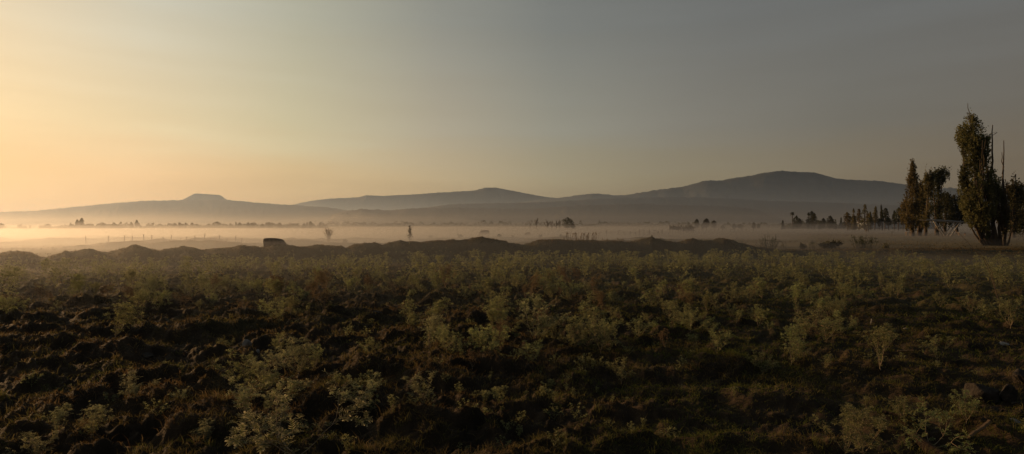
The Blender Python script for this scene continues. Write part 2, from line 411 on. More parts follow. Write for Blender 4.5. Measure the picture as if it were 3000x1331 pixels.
# ------------------------------------------------------------------ hills
def ridge(name, pts, D, depth, mat, rough, label, seed, nx=700, foot=0.0, foot_px=None):
    """a hill whose skyline runs through pts (photograph bearings) at distance D"""
    pts = np.array(pts, float)
    px = np.linspace(pts[0, 0], pts[-1, 0], nx)
    top = H(np.interp(px, pts[:, 0], pts[:, 1]), D)
    xs = (px - 1500) / FX * D
    top = top + rough * (fbm(xs / (rough * 2.2), xs * 0 + seed, seed, 4, 0.65) - 0.5) * 2
    prof = [(-1.0, -0.02), (-0.8, 0.10), (-0.6, 0.26), (-0.42, 0.44), (-0.28, 0.62), (-0.16, 0.79), (-0.07, 0.93), (0.0, 1.0), (0.06, 0.97), (0.2, 0.8), (0.5, 0.4), (1.0, -0.02)]
    pt = np.array([p[0] for p in prof]); pf = np.array([p[1] for p in prof])
    ts = np.unique(np.concatenate([np.linspace(-1, 0, 34), np.linspace(0, 1, 9)])); V = []
    base = np.interp(px, pts[:, 0], H(pts[:, 1], D))
    for t in ts:
        f = float(np.interp(t, pt, pf)); yy = D + t * depth + xs * 0
        gul = fbm(xs / (depth * 0.16) + 0.4 * t, yy / (depth * 0.5), seed + 9, 5, 0.55) - 0.5
        if t == 0: zz = top
        elif f < 0: zz = xs * 0 - 12
        else:
            zz = base * f * (1 + 0.55 * gul * (1 - f) ** 0.7) + rough * 1.2 * (fbm(xs / (rough * 3), yy / (rough * 3), seed + 19, 3, 0.6) - 0.5) * min(1, (1 - f) * 6)
            zz = np.minimum(zz, base * (0.995 if t < 0 else 0.98))
        V.append(np.stack([xs * (yy / D), yy, zz], -1))
    prof = ts
    V = np.concatenate(V); n = nx; F = []
    i, j = np.meshgrid(np.arange(len(prof) - 1), np.arange(n - 1), indexing='ij')
    a = i * n + j
    F = np.stack([a, a + 1, a + n + 1, a + n], -1).reshape(-1, 4)
    o = mk(name, V, F, mat, smooth=False)
    o['label'] = label
    return kind(o, 'structure')

ridge('hill', [(-700, 640), (-300, 636), (0, 621), (100, 618), (200, 608), (300, 598), (420, 588), (500, 586.5), (540, 586), (600, 585), (665, 585), (700, 589), (800, 597), (900, 603), (960, 607), (1000, 613), (1060, 628), (1150, 652), (1250, 668)],
      6000, 1500, M_hill[0], 8.0, 'long wooded hill below the flat-topped summit', 3)
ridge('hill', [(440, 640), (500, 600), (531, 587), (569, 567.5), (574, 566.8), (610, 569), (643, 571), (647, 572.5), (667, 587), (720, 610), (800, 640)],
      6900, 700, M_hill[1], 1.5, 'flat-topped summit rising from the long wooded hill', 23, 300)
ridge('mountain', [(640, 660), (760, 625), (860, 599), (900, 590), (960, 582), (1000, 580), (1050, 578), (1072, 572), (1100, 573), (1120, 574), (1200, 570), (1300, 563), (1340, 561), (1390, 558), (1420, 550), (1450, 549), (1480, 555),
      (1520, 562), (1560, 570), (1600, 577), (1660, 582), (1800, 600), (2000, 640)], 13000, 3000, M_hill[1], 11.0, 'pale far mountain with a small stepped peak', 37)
ridge('mountain', [(1350, 640), (1500, 596), (1590, 584), (1650, 578), (1700, 571), (1735, 567), (1760, 568), (1800, 572), (1830, 571.5), (1900, 560), (1960, 552), (2000, 547), (2060, 530), (2085, 528), (2110, 529), (2160, 520), (2200, 514), (2240, 506),
      (2270, 501), (2290, 500), (2320, 503), (2350, 504), (2385, 505), (2410, 512), (2450, 522), (2500, 527), (2560, 529), (2600, 533), (2650, 540), (2700, 546), (2740, 553), (2765, 551), (2785, 549), (2810, 553), (2850, 562), (2900, 556), (3000, 549), (3300, 560), (3700, 600), (4100, 650)],
      9000, 2600, M_hill[0], 11.0, 'broad dark mountain with a rounded top', 51, 900)
ridge('hill', [(1100, 660), (1220, 612), (1280, 603), (1300, 600), (1350, 597), (1400, 596), (1500, 594), (1600, 591), (1700, 585), (1800, 579), (1960, 577), (2050, 578), (2150, 582), (2250, 588), (2400, 592), (2600, 600), (2800, 606), (3000, 610), (3400, 640), (3700, 668)],
      5600, 1100, M_hill[0], 8.0, 'low dark ridge crossing below the two mountains', 63)
ridge('hill', [(930, 672), (955, 650), (978, 628), (1000, 620), (1030, 616), (1060, 612), (1090, 613), (1130, 617), (1200, 611), (1260, 609), (1340, 608), (1450, 611), (1560, 612), (1620, 607), (1700, 602), (1800, 598), (1900, 598), (2000, 601), (2100, 603), (2180, 608), (2230, 618), (2290, 640), (2360, 668)],
      4200, 800, M_hill[0], 8.0, 'nearest wooded ridge rising out of the plain', 77)

# ------------------------------------------------------------------ mist and haze: wavy-topped banks of real scattering air
def bank(name, x0, x1, y0, y1, top, amp, mat, seed, nx=50, ny=40, wl=25.0, edge=0.12, logy=False, bottom=-1.2):
    u = np.linspace(0, 1, nx); v = np.linspace(0, 1, ny)
    U, W = np.meshgrid(u, v)
    x = x0 + (x1 - x0) * U
    y = (y0 * (y1 / y0) ** W) if logy else (y0 + (y1 - y0) * W)
    wlx = wl * np.maximum(1.0, np.abs(y) / 120.0)
    e = sstep(0, edge, U) * sstep(0, edge, 1 - U) * sstep(0, edge, W) * sstep(0, edge, 1 - W)
    z = bottom + 0.4 + (top - bottom - 0.4) * (0.35 + 0.65 * e) + amp * (fbm(x / wlx, y / wlx, seed, 3) - 0.5) * 2 * e
    Vt = np.stack([x, y, z], -1).reshape(-1, 3); Vb = np.stack([x, y, x * 0 + bottom], -1).reshape(-1, 3)
    n = nx * ny
    i, j = np.meshgrid(np.arange(ny - 1), np.arange(nx - 1), indexing='ij')
    a = (i * nx + j).ravel()
    top_f = np.stack([a, a + 1, a + nx + 1, a + nx], -1); bot_f = np.stack([a, a + nx, a + nx + 1, a + 1], -1) + n
    per = [k for k in range(nx)] + [r * nx + nx - 1 for r in range(1, ny)] + [(ny - 1) * nx + k for k in range(nx - 2, -1, -1)] + [r * nx for r in range(ny - 2, 0, -1)]
    side = np.array([(per[k], per[k] + n, per[(k + 1) % len(per)] + n, per[(k + 1) % len(per)]) for k in range(len(per))])
    o = mk(name, np.concatenate([Vt, Vb]), np.concatenate([top_f, bot_f, side]), mat)
    return kind(o, 'structure')

G = 0.64
bank('haze', -14000, 14000, -1500, 15000, 330, 10, fog_material('haze_air', 0.000085, 0.5, 0.58, (0.52, 0.76, 1.2)), 101, 12, 12, 3000, 0.02, bottom=-20)
bank('haze', -12000, 12000, 300, 12000, 55, 25, fog_material('low_haze', 0.00016, 0.6, 0.45, (0.93, 0.95, 1.0)), 103, 40, 30, 500, 0.05, logy=True, bottom=-19)
bank('mist', -1500, 1500, 130, 2600, 1.05, 0.4, fog_material('thin_mist', 0.0045, G), 111, 90, 60, 30, 0.05, logy=True)
bank('mist', -170, 2, 27, 150, 1.4, 0.3, fog_material('sunlit_mist', 0.016, G), 113, 60, 50, 9, 0.12)
bank('mist', -75, 26, 10, 50, 1.35, 0.25, fog_material('field_mist', 0.0062, G, 0.55), 117, 60, 40, 9, 0.15)
bank('mist', -1500, 1500, 130, 1700, 2.6, 1.3, fog_material('soft_mist', 0.0013, G), 121, 110, 60, 60, 0.08, logy=True)
bank('mist', -900, 900, 44, 1500, 0.8, 0.3, fog_material('ground_mist', 0.010, G), 131, 120, 70, 22, 0.06, logy=True)
bank('mist', -420, 40, 42, 520, 1.15, 0.35, fog_material('dense_mist', 0.022, G), 141, 90, 60, 16, 0.12, logy=True)

bank('mist', -750, 30, 150, 345, 6.0, 2.0, fog_material('tree_mist', 0.0012, G), 151, 80, 30, 14, 0.10)
bank('mist', -40, 420, 170, 900, 5.0, 2.0, fog_material('far_tree_mist', 0.0003, G), 153, 80, 40, 20, 0.12, logy=True)

def drift(px, D, width, height, sigma, seed):
    """a low drifting bank of ground fog with a ragged top"""
    nu, nv = 48, 16; V = []; r = np.random.default_rng(seed); x0 = X(px, D)
    for j in range(nv + 1):
        ph = PI * j / nv
        for i in range(nu):
            th = 2 * PI * i / nu
            dx, dy, dz = math.sin(ph) * math.cos(th), math.sin(ph) * math.sin(th), math.cos(ph)
            n_ = 0.55 + 0.9 * float(fbm([dx * 2.6 + seed], [dy * 2.6 + dz * 1.7], seed, 4)[0])
            V.append((x0 + dx * width / 2 * (0.7 + 0.3 * n_), D + dy * width * 0.35 * (0.7 + 0.3 * n_), 0.1 + dz * height * (n_ if dz > 0 else 0.6)))
    F = [(j * nu + i, (j + 1) * nu + i, (j + 1) * nu + (i + 1) % nu, j * nu + (i + 1) % nu) for j in range(1, nv - 1) for i in range(nu)]
    F += [(0, nu + i, nu + (i + 1) % nu) for i in range(nu)] + [(nv * nu, (nv - 1) * nu + (i + 1) % nu, (nv - 1) * nu + i) for i in range(nu)]
    V = np.array(V); keep = sorted({i for f in F for i in f}); idx = {k: i for i, k in enumerate(keep)}
    return kind(mk('mist', V[keep], [tuple(idx[i] for i in f) for f in F], fog_material('drifting_mist', sigma, G)), 'structure')
for k, (px, D, w, h_, sg) in enumerate([(-60, 150, 60, 2.6, 0.010), (180, 190, 90, 2.9, 0.008), (420, 240, 110, 3.6, 0.007), (640, 160, 60, 2.3, 0.009), (800, 260, 110, 4.4, 0.007), (1010, 300, 90, 7.5, 0.006), (1130, 210, 80, 2.8, 0.007), (1330, 180, 70, 2.2, 0.007),
        (1480, 290, 110, 4.0, 0.006), (1720, 210, 80, 2.4, 0.006), (1900, 320, 130, 4.2, 0.005), (2250, 260, 120, 2.6, 0.005), (2450, 200, 90, 2.4, 0.005), (1440, 78, 44, 1.7, 0.030), (1840, 86, 52, 1.6, 0.022), (1997, 135, 60, 2.8, 0.016), (1180, 55, 26, 1.5, 0.02)]):
    drift(px, D, w, h_, sg * 0.7, 170 + k)

# ------------------------------------------------------------------ grass
def blades(P, hgt, wid, col, lean=0.5, seed=1):
    r = np.random.default_rng(seed); n = len(P)
    a = r.uniform(0, 2 * PI, n); b = r.uniform(0, 2 * PI, n)
    side = np.stack([np.cos(a), np.sin(a), np.zeros(n)], 1) * (wid / 2)[:, None]
    ld = np.stack([np.cos(b), np.sin(b), np.zeros(n)], 1)
    ln = (r.uniform(0.1, 1.0, n) * lean * hgt)[:, None]
    up = np.array([0, 0, 1.0])
    mid = P + up * (hgt * 0.6)[:, None] + ld * ln * 0.35
    tip = P + up * (hgt * r.uniform(0.75, 1.0, n))[:, None] + ld * ln * 1.2
    V = np.stack([P - side, P + side, mid - side * 0.8, mid + side * 0.8, tip], 1).reshape(-1, 3)
    k = np.arange(n) * 5
    F = np.stack([k, k + 1, k + 3, k, k + 3, k + 2, k + 2, k + 3, k + 4], 1).reshape(-1, 3)
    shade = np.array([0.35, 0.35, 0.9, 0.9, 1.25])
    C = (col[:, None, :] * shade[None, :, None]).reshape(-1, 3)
    return V, F, C

def build_grass():
    n = 385000
    az = rng.uniform(math.radians(-60), math.radians(60), n)
    r = 3.6 * (30 / 3.6) ** rng.uniform(0, 1, n)
    x = r * np.sin(az); y = r * np.cos(az)
    z = ground_z(x, y)
    zl = ground_z(x + 0.25, y) + ground_z(x - 0.25, y) + ground_z(x, y + 0.25) + ground_z(x, y - 0.25)
    high = (z - zl / 4)
    right = sstep(-0.15, 0.35, x / y)
    patch = fbm(x / 1.4, y / 1.4, 71, 3)
    p = np.clip(0.34 + right * 0.4 + (high / 0.05) * (0.55 - 0.2 * right) + (patch - 0.5) * 1.8, 0, 1)
    keep = rng.uniform(0, 1, n) < p
    x, y, z, r, right, patch = [q[keep] for q in (x, y, z, r, right, patch)]
    m = len(x)
    h = rng.uniform(0.015, 0.06, m) * (0.6 + 1.0 * patch) * (1 + 0.8 * (rng.uniform(0, 1, m) < 0.06))
    w = np.maximum(0.0035, 0.0008 * r) * rng.uniform(0.7, 1.3, m)
    warm = np.array([0.105, 0.058, 0.026]); straw = np.array([0.24, 0.18, 0.09]); green = np.array([0.065, 0.094, 0.024]); olive = np.array([0.15, 0.145, 0.045])
    q = np.clip(fbm(x / 0.8, y / 0.8, 81, 3) * 1.6 - 0.46 + right * 0.5 + rng.normal(0, 0.16, m), 0, 1)[:, None]
    t = rng.uniform(0, 1, (m, 1)); 
    brown = warm * (1 - t) + straw * t * 0.8 + warm * t * 0.2
    gr = green * (1 - t) + olive * t
    col = brown * (1 - q) + gr * q
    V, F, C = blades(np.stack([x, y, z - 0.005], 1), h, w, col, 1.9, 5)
    nt_ = 640
    ta = rng.uniform(math.radians(-58), math.radians(58), nt_); tr_ = 4.0 * (20 / 4.0) ** rng.uniform(0, 1, nt_)
    tx = tr_ * np.sin(ta); ty = tr_ * np.cos(ta); tk = 24
    bx_ = np.repeat(tx, tk) + rng.normal(0, 0.045, nt_ * tk); by_ = np.repeat(ty, tk) + rng.normal(0, 0.045, nt_ * tk)
    th_ = np.repeat(rng.uniform(0.04, 0.13, nt_), tk) * rng.uniform(0.5, 1.0, nt_ * tk)
    tw_ = np.repeat(np.maximum(0.004, 0.0008 * tr_), tk)
    mixv = np.repeat(np.clip(rng.normal(0.35, 0.35, nt_) + 0.5 * sstep(-0.2, 0.4, tx / ty), 0, 1), tk)[:, None]
    tcol = (straw * 0.8) * (1 - mixv) + (green * 0.6 + olive * 0.5) * mixv
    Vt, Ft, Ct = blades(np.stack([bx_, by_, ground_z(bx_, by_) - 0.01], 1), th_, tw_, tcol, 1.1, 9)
    F = np.concatenate([F, Ft + len(V)]); V = np.concatenate([V, Vt]); C = np.concatenate([C, Ct])
    # short turf on the mounds and along their crests
    n2 = 70000
    px = rng.uniform(-250, 3250, n2); D = crest_dist(px); dd = rng.normal(0, 2.2, n2); yy = D + dd; xx = (px - 1500) / FX * yy
    zz = ground_z(xx, yy)
    h2 = rng.uniform(0.03, 0.085, n2) * (0.3 + 1.6 * np.maximum(fbm(xx / 0.7, yy / 0.7, 91, 3) - 0.25, 0)) * (1 + 0.9 * (rng.uniform(0, 1, n2) < 0.04)); w2 = rng.uniform(0.02, 0.04, n2)
    t2 = rng.uniform(0, 1, (n2, 1)); c2 = np.array([0.042, 0.035, 0.016]) * (1 - t2) + np.array([0.13, 0.092, 0.045]) * t2
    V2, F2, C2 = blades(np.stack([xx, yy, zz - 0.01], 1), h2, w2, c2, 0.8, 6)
    # thin tussocks across the level field
    n3 = 26000
    az3 = rng.uniform(math.radians(-46), math.radians(46), n3); r3 = 48 * (200 / 48) ** rng.uniform(0, 1, n3)
    x3 = r3 * np.sin(az3); y3 = r3 * np.cos(az3); k3 = fbm(x3 / 7, y3 / 7, 95, 3) > 0.5
    x3, y3, r3 = x3[k3], y3[k3], r3[k3]; m3 = len(x3)
    t3 = rng.uniform(0, 1, (m3, 1)); c3 = np.array([0.07, 0.06, 0.03]) * (1 - t3) + np.array([0.16, 0.12, 0.06]) * t3
    V3, F3, C3 = blades(np.stack([x3, y3, ground_z(x3, y3) - 0.02], 1), rng.uniform(0.06, 0.16, m3), 0.0012 * r3, c3, 0.8, 8)
    o = mk('grass', np.concatenate([V, V2, V3]), np.concatenate([F, F2 + len(V), F3 + len(V) + len(V2)]), M_blade, tint=np.concatenate([C, C2, C3]))
    kind(o, 'stuff'); o['label'] = 'short dry and green grass over clods, mounds and field'
build_grass()

# ------------------------------------------------------------------ weeds
def norm(v):
    return v / (np.linalg.norm(v) + 1e-9)

def weed_geometry(seed, Ht=0.62, spread=0.55, forks=4, lo=False, leafy=1.0):
    r = np.random.default_rng(seed)
    st = MB(); LV = []; LF = []; LT = []; cnt = [0]
    def leaf(p, d, L):
        d = norm(d); up = np.array([0, 0, 1.0]); s = np.cross(d, up)
        s = norm(s) if np.linalg.norm(s) > 0.05 else np.array([1.0, 0, 0])
        nrm_ = norm(np.cross(s, d) + r.normal(0, 0.35, 3)); s = norm(np.cross(d, nrm_))
        stations = 2 if lo else 5
        droop = r.uniform(0.1, 0.5)
        def at(t): return p + d * L * t - up * droop * L * t * t
        for k in range(stations):
            t0 = 0.12 + 0.72 * k / stations; t1 = t0 + 0.72 / stations * (0.62 if not lo else 0.8)
            wdt = L * (0.22 + 0.14 * math.sin(PI * t0)) * r.uniform(0.6, 1.25) * (1.2 if lo else 1)
            for sg in (-1, 1):
                a = at(t0); b = at(t1)
                cv = nrm_ * r.normal(0.12, 0.2) * wdt
                tip1 = at(t1 + 0.10) + s * sg * wdt + cv; tip0 = at(t0 + 0.16) + s * sg * wdt * 0.9 + cv
                LV.extend([a, b, tip1, tip0]); LT.extend([0.0, 0.0, 0.75, 0.18]); LF.append((cnt[0], cnt[0] + 1, cnt[0] + 2, cnt[0] + 3)); cnt[0] += 4
        a = at(0.78); e = at(1.02)
        LV.extend([a - s * L * 0.08, a + s * L * 0.08, e + s * L * 0.05, e - s * L * 0.05]); LT.extend([0.1, 0.1, 0.8, 0.8]); LF.append((cnt[0], cnt[0] + 1, cnt[0] + 2, cnt[0] + 3)); cnt[0] += 4
    k_ = Ht / 0.62
    def grow(p, d, L, rad, lv):
        seg = 2 if lo else 4; pts = [p]; rads = [rad]; kids = []
        for k in range(seg):
            d = norm(d + r.normal(0, 0.15, 3) + np.array([0, 0, 0.04])); q = p + d * L / seg
            if lv >= 1:
                m = L / seg / ((0.050 if lo else 0.024) * k_) * leafy * (0.35 if (lv == 1 and k == 0) else 1.0)
                for _ in range(int(m + r.uniform())):
                    a = r.uniform(0, 2 * PI); od = norm(np.array([math.cos(a), math.sin(a), r.uniform(-0.25, 0.7)]) + d * 0.7)
                    leaf(p + (q - p) * r.uniform(0, 1), od, r.uniform(0.045, 0.10) * (1.3 if lo else 1) * k_)
                if lv < 3 and k >= 1 and r.uniform() < (0.30 if lo else 0.45): kids.append((q, d))
            p = q; pts.append(p); rads.append(rad * (1 - 0.45 * (k + 1) / seg))
        st.tube(pts, rads, 3 if lo else 5, cap=False)
        if lv == 0:
            a0 = r.uniform(0, 2 * PI)
            for k in range(forks):
                a = a0 + 2 * PI * k / forks + r.normal(0, 0.3); tilt = spread * r.uniform(0.55, 1.3)
                nd = norm(np.array([math.cos(a) * math.sin(tilt), math.sin(a) * math.sin(tilt), math.cos(tilt)]))
                grow(p, nd, Ht * r.uniform(0.30, 0.5), rads[-1] * 0.72, 1)
        elif lv < 3:
            kids += [(p, d)] * (2 if lv == 1 or r.uniform() < 0.4 else 1)
            for q, dd in kids:
                nd = norm(dd + r.normal(0, 0.42, 3) + np.array([0, 0, 0.12]))
                grow(q, nd, Ht * (r.uniform(0.2, 0.36) if lv == 1 else r.uniform(0.10, 0.2)), rad * 0.5, lv + 1)
        else:
            for _ in range(1 if lo else 3):
                a = r.uniform(0, 2 * PI)
                leaf(p, norm(np.array([math.cos(a), math.sin(a), 0.5]) + d * 0.8), r.uniform(0.035, 0.065) * (1.35 if lo else 1) * k_)
    base = np.array([0, 0, -0.03])
    grow(base, norm(np.array([r.normal(0, 0.12), r.normal(0, 0.12), 1.0])), Ht * 0.13, 0.011 * Ht / 0.62, 0)
    return np.concatenate(st.V), st.F, np.array(LV), LF, np.array(LT)

VAR = []
for k in range(8):
    sv, sf, lv, lf, ltn = weed_geometry(200 + k, random.choice([0.52, 0.6, 0.66]), [0.5, 0.7, 0.8, 0.6, 0.9, 0.7, 0.6, 0.75][k], [4, 5, 5, 4, 6, 5, 5, 6][k], leafy=[0.75, 0.6, 0.8, 0.55, 0.7, 0.85, 0.6, 0.7][k])
    VAR.append((sv, sf, lv, lf, ltn))

def weed_meshes(geo, tagname):
    sv, sf, lv, lf, ltn = geo
    so = mk('stem', sv, sf, M_weedstem, smooth=True); lo_ = mk('leaves', lv, np.array(lf), M_weed, tint=ltn)
    sm, lm = so.data, lo_.data
    bpy.data.objects.remove(so); bpy.data.objects.remove(lo_)
    return sm, lm
MESH = [weed_meshes(g, k) for k, g in enumerate(VAR)]

DRY = []
for k in (0, 3, 6):
    sm_, lm_ = MESH[k][0], MESH[k][1].copy(); lm_.materials.clear(); lm_.materials.append(M_weed_dry); DRY.append((sm_, lm_))

def put_weed(x, y, mesh, scale, rot, label, group=None, name='spiny_weed', tilt=(0, 0), sz=None):
    t = thing(name, label, 'weed', (x, y, gz(x, y)), group, rot)
    t.rotation_euler = (tilt[0], tilt[1], rot); t.scale = (scale, scale, sz or scale)
    for nm, me in (('stem', mesh[0]), ('leaves', mesh[1])):
        c = bpy.data.objects.new(nm, me); COL.objects.link(c); c.parent = t
    return t

def at_base(px, py):
    d = CAM_H / ((py - HORIZON) / FX)
    for _ in range(4):
        x = X(px, d); d = (CAM_H - gz(x, d)) / ((py - HORIZON) / FX)
    return X(px, d), d

BIG = weed_meshes(weed_geometry(911, 0.66, 0.95, 4, leafy=0.62), 'b')
BIG2 = weed_meshes(weed_geometry(915, 0.62, 0.7, 4, leafy=0.65), 'b2')
def frosted(m_):
    lm_ = m_[1].copy(); lm_.materials.clear(); lm_.materials.append(M_weed_frost); return (m_[0], lm_)
# the ones that stand out: base pixel, height in photograph pixels, mesh, label
HERO = [
    (862, 1345, 262, BIG, 0.4, 'largest frosted weed, wide forked stems, at the bottom edge left of the upright wooden stake'),
    (770, 1290, 190, BIG2, 2.1, 'leafy weed touching the left side of the largest forked weed'),
    (790, 1150, 135, MESH[1], 0.3, 'upright frosted weed directly behind the largest forked weed'),
    (872, 1120, 120, MESH[2], 1.7, 'bushy weed behind and right of the upright frosted weed'),
    (1060, 1172, 105, MESH[4], 0.8, 'lone leafy weed on dark soil above the upright wooden stake'),
    (1236, 1188, 98, MESH[0], 2.0, 'narrow lone weed on dark soil, right of the lone leafy weed'),
    (375, 1160, 88, MESH[5], 0.2, 'pale frosted weed alone on grassy clods near the left bottom quarter'),
    (266, 1288, 120, MESH[6], 1.0, 'pale frosted weed with a tall left arm near the bottom left corner'),
    (172, 1318, 100, MESH[3], 2.6, 'spreading weed between the corner weed and the tall-armed frosted weed'),
    (100, 1345, 95, MESH[7], 0.5, 'low leafy weed nearest the bottom left corner'),
    (400, 1215, 48, MESH[5], 3.0, 'small tight weed just below the pale frosted weed on clods'),
    (596, 1310, 85, MESH[2], 0.9, 'small forked weed left of the largest weed, at the bottom edge'),
    (530, 1175, 40, MESH[4], 0.9, 'flattened small weed on bare soil between the pale weeds and the largest weed'),
    (1560, 1010, 140, MESH[5], 0.0, 'tall brownish weed standing out of the centre of the field'),
    (1255, 1030, 130, MESH[6], 1.3, 'wide weed with curled tops left of the tall brownish weed'),
    (1820, 1125, 75, MESH[0], 2.2, 'thin weed in front of the dense clump right of centre'),
    (1760, 1040, 120, MESH[1], 2.9, 'dense weed clump right of centre behind the thin weed'),
    (2352, 1010, 78, MESH[2], 0.7, 'round weed alone in short green grass left of the tall leaning weed'),
    (2585, 1085, 140, MESH[3], 1.9, 'tall thin leaning weed in short green grass beside a split stick'),
    (2420, 1080, 60, MESH[6], 1.2, 'small yellowish weed left of the tall thin leaning weed'),
    (2745, 1055, 78, MESH[0], 0.5, 'sparse weed right of the split stick'),
    (2235, 1090, 70, MESH[5], 0.4, 'low weed left of the small yellowish weed'),
    (2530, 1350, 170, BIG2, 0.0, 'broad green weed at the bottom edge left of the weathered log'),
    (2480, 1338, 120, MESH[4], 2.5, 'lower green weed at the left foot of the broad bottom-edge weed'),
    (2735, 1322, 145, BIG, 3.3, 'yellow-green weed leaning over the weathered log'),
    (2830, 1270, 95, MESH[1], 1.3, 'weed with thick pale stems below the big dark rock'),
    (2640, 1262, 70, MESH[7], 0.3, 'low curled weed behind the end of the weathered log'),
    (2960, 965, 100, MESH[1], 0.3, 'tall grey weed at the right edge below the thin bent stems'),
]
hero_xy = []; FROST = {}
for px, py, hp, mesh, rot, label in HERO:
    x, y = at_base(px, py)
    zs = [v.co.z for v in mesh[1].vertices]
    s = hp / FX * y / max(zs)
    put_weed(x, y, FROST.setdefault(id(mesh), frosted(mesh)) if px < 1700 else mesh, s, rot, label); hero_xy.append((x, y))

def weed_density(x, y):
    r = np.hypot(x, y); t = x / np.maximum(y, 0.1)
    d = sstep(6.2, 8.5, r)
    d = d * (1 - 0.85 * (1 - sstep(-0.50, -0.34, t)) * (1 - sstep(11.5, 15, r)))     # bare clods on the left
    d = d * (1 - 0.9 * sstep(0.50, 0.60, t) * (1 - sstep(14, 26, r)))               # grassy strip on the right
    d = d * (1 - 0.55 * sstep(0.30, 0.42, t) * (1 - sstep(9, 13, r)))
    cl = fbm(x / 2.3, y / 2.3, 61, 3)
    d = d * np.clip((cl - 0.31) * 4.2, 0.10, 1.4)
    px = 1500 + FX * t
    edge = crest_dist(px) - 4.6 + 1.2 * (fbm(x / 3, y / 3, 66, 2) - 0.5)
    return d * (1 - sstep(-0.6, 0.4, y - edge)) * (1 - 0.6 * sstep(0.45, 0.7, t) * sstep(24, 30, r))

def scatter_weeds():
    n = 3500
    az = rng.uniform(math.radians(-55), math.radians(55), n)
    r = np.sqrt(rng.uniform(5.5 ** 2, 38 ** 2, n))
    x = r * np.sin(az); y = r * np.cos(az)
    ok = rng.uniform(0, 1, n) < weed_density(x, y) * 0.95
    P = sorted(zip(x[ok].tolist(), y[ok].tolist()), key=lambda p: math.hypot(*p))
    chosen = []
    for p in P:
        if any((p[0] - q[0]) ** 2 + (p[1] - q[1]) ** 2 < 0.28 ** 2 for q in chosen[-60:]): continue
        if any((p[0] - q[0]) ** 2 + (p[1] - q[1]) ** 2 < 0.35 ** 2 for q in hero_xy): continue
        chosen.append(p)
    near, far = chosen[:260], chosen[260:]
    def zone(x, y):
        t = x / y; r = math.hypot(x, y)
        side = 'left third' if t < -0.28 else 'middle third' if t < 0.28 else 'right third'
        if r < 10: return (f'frosted weed in the nearest loose scatter before the thick belt, {side}', f'scattered weeds near the camera, {side}')
        if r < 13.5: return (f'frosted weed in the front of the thick weed belt, {side}', f'front weeds of the belt, {side}')
        return (f'frosted weed deep within the thick weed belt before the mounds, {side}', f'weeds deep in the belt, {side}')
    for x_, y_ in near:
        lb, gp = zone(x_, y_)
        mesh = MESH[random.randrange(8)]
        if random.random() < 0.16: mesh = random.choice(DRY); lb = lb.replace('frosted weed', 'withered brown weed'); gp = 'withered ' + gp
        put_weed(x_, y_, mesh, random.uniform(0.36, 1.02), random.uniform(0, 6.28), lb, gp, tilt=(random.gauss(0, 0.16), random.gauss(0, 0.16)))
    LO = [weed_geometry(300 + k, 0.62, [0.5, 0.7, 0.85, 0.6][k], 4, lo=True, leafy=0.8) for k in range(4)]
    V = []; F = []; T = []; SV = []; nn = 0
    mp_ = rng.uniform(-150, 3150, 420); my_ = crest_dist(mp_) + rng.normal(-2.9, 0.8, 420); mx_ = (mp_ - 1500) / FX * my_
    mk_ = fbm(mx_ / 2.5, my_ / 2.0, 68, 2) > 0.5
    small = list(zip(mx_[mk_].tolist(), my_[mk_].tolist())); far = far + small; nfar = len(far) - len(small)
    ns_ = 1100; sa_ = rng.uniform(math.radians(-52), math.radians(52), ns_); sr_ = 4.6 * (20 / 4.6) ** (rng.uniform(0, 1, ns_) ** 0.8)
    sx_ = sr_ * np.sin(sa_); sy_ = sr_ * np.cos(sa_); sk_ = (fbm(sx_ / 1.6, sy_ / 1.6, 73, 3) > 0.5) & (rng.uniform(0, 1, ns_) > 0.8 * sstep(0.1, 0.4, sx_ / sy_)) & ~((sx_ / sy_ < -0.30) & (sr_ < 11) & (rng.uniform(0, 1, ns_) < 0.6))
    far = far + list(zip(sx_[sk_].tolist(), sy_[sk_].tolist()))
    for wi, (x_, y_) in enumerate(far):
        sv, sf, lv, lf, ltn = LO[random.randrange(4)]
        a = random.uniform(0, 6.28); s = random.uniform(0.5, 1.05) if wi < nfar else random.uniform(0.10, 0.28); ca, sa = math.cos(a), math.sin(a); zz = gz(x_, y_)
        def tr(v): return np.stack([x_ + s * (v[:, 0] * ca - v[:, 1] * sa), y_ + s * (v[:, 0] * sa + v[:, 1] * ca), zz + s * v[:, 2]], 1)
        V.append(tr(lv)); F.append(np.array(lf) + nn); T.append(ltn); nn += len(lv)
        V.append(tr(sv)); F.append(np.array(sf) + nn); T.append(np.full(len(sv), 0.5)); nn += len(sv)
    o = mk('weeds', np.concatenate(V), np.concatenate(F), M_weed, tint=np.concatenate(T))
    kind(o, 'stuff'); o['label'] = 'mass of small and further weeds filling the field up to the mounds'
    print('weeds near', len(near), 'far', len(far))
scatter_weeds()

# ------------------------------------------------------------------ trees
def leaf_cloud(P, size, seed, hang=0.0, aspect=1.7):
    r = np.random.default_rng(seed); n = len(P)
    d = r.normal(0, 1, (n, 3)); d[:, 2] = d[:, 2] * (0.6) + hang; d /= np.linalg.norm(d, axis=1)[:, None] + 1e-9
    q = r.normal(0, 1, (n, 3)); s = np.cross(d, q); s /= np.linalg.norm(s, axis=1)[:, None] + 1e-9
    L = size * r.uniform(0.6, 1.3, n); a = d * (L / 2 * aspect)[:, None]; b = s * (L / 2)[:, None]
    V = np.stack([P - a, P + b * 0.9 - a * 0.1, P + a, P - b * 0.9 + a * 0.1], 1).reshape(-1, 3)
    k = np.arange(n) * 4
    F = np.stack([k, k + 1, k + 2, k + 3], 1)
    T = np.repeat(r.uniform(0, 0.6, n) ** 2, 4)
    return V, F, T

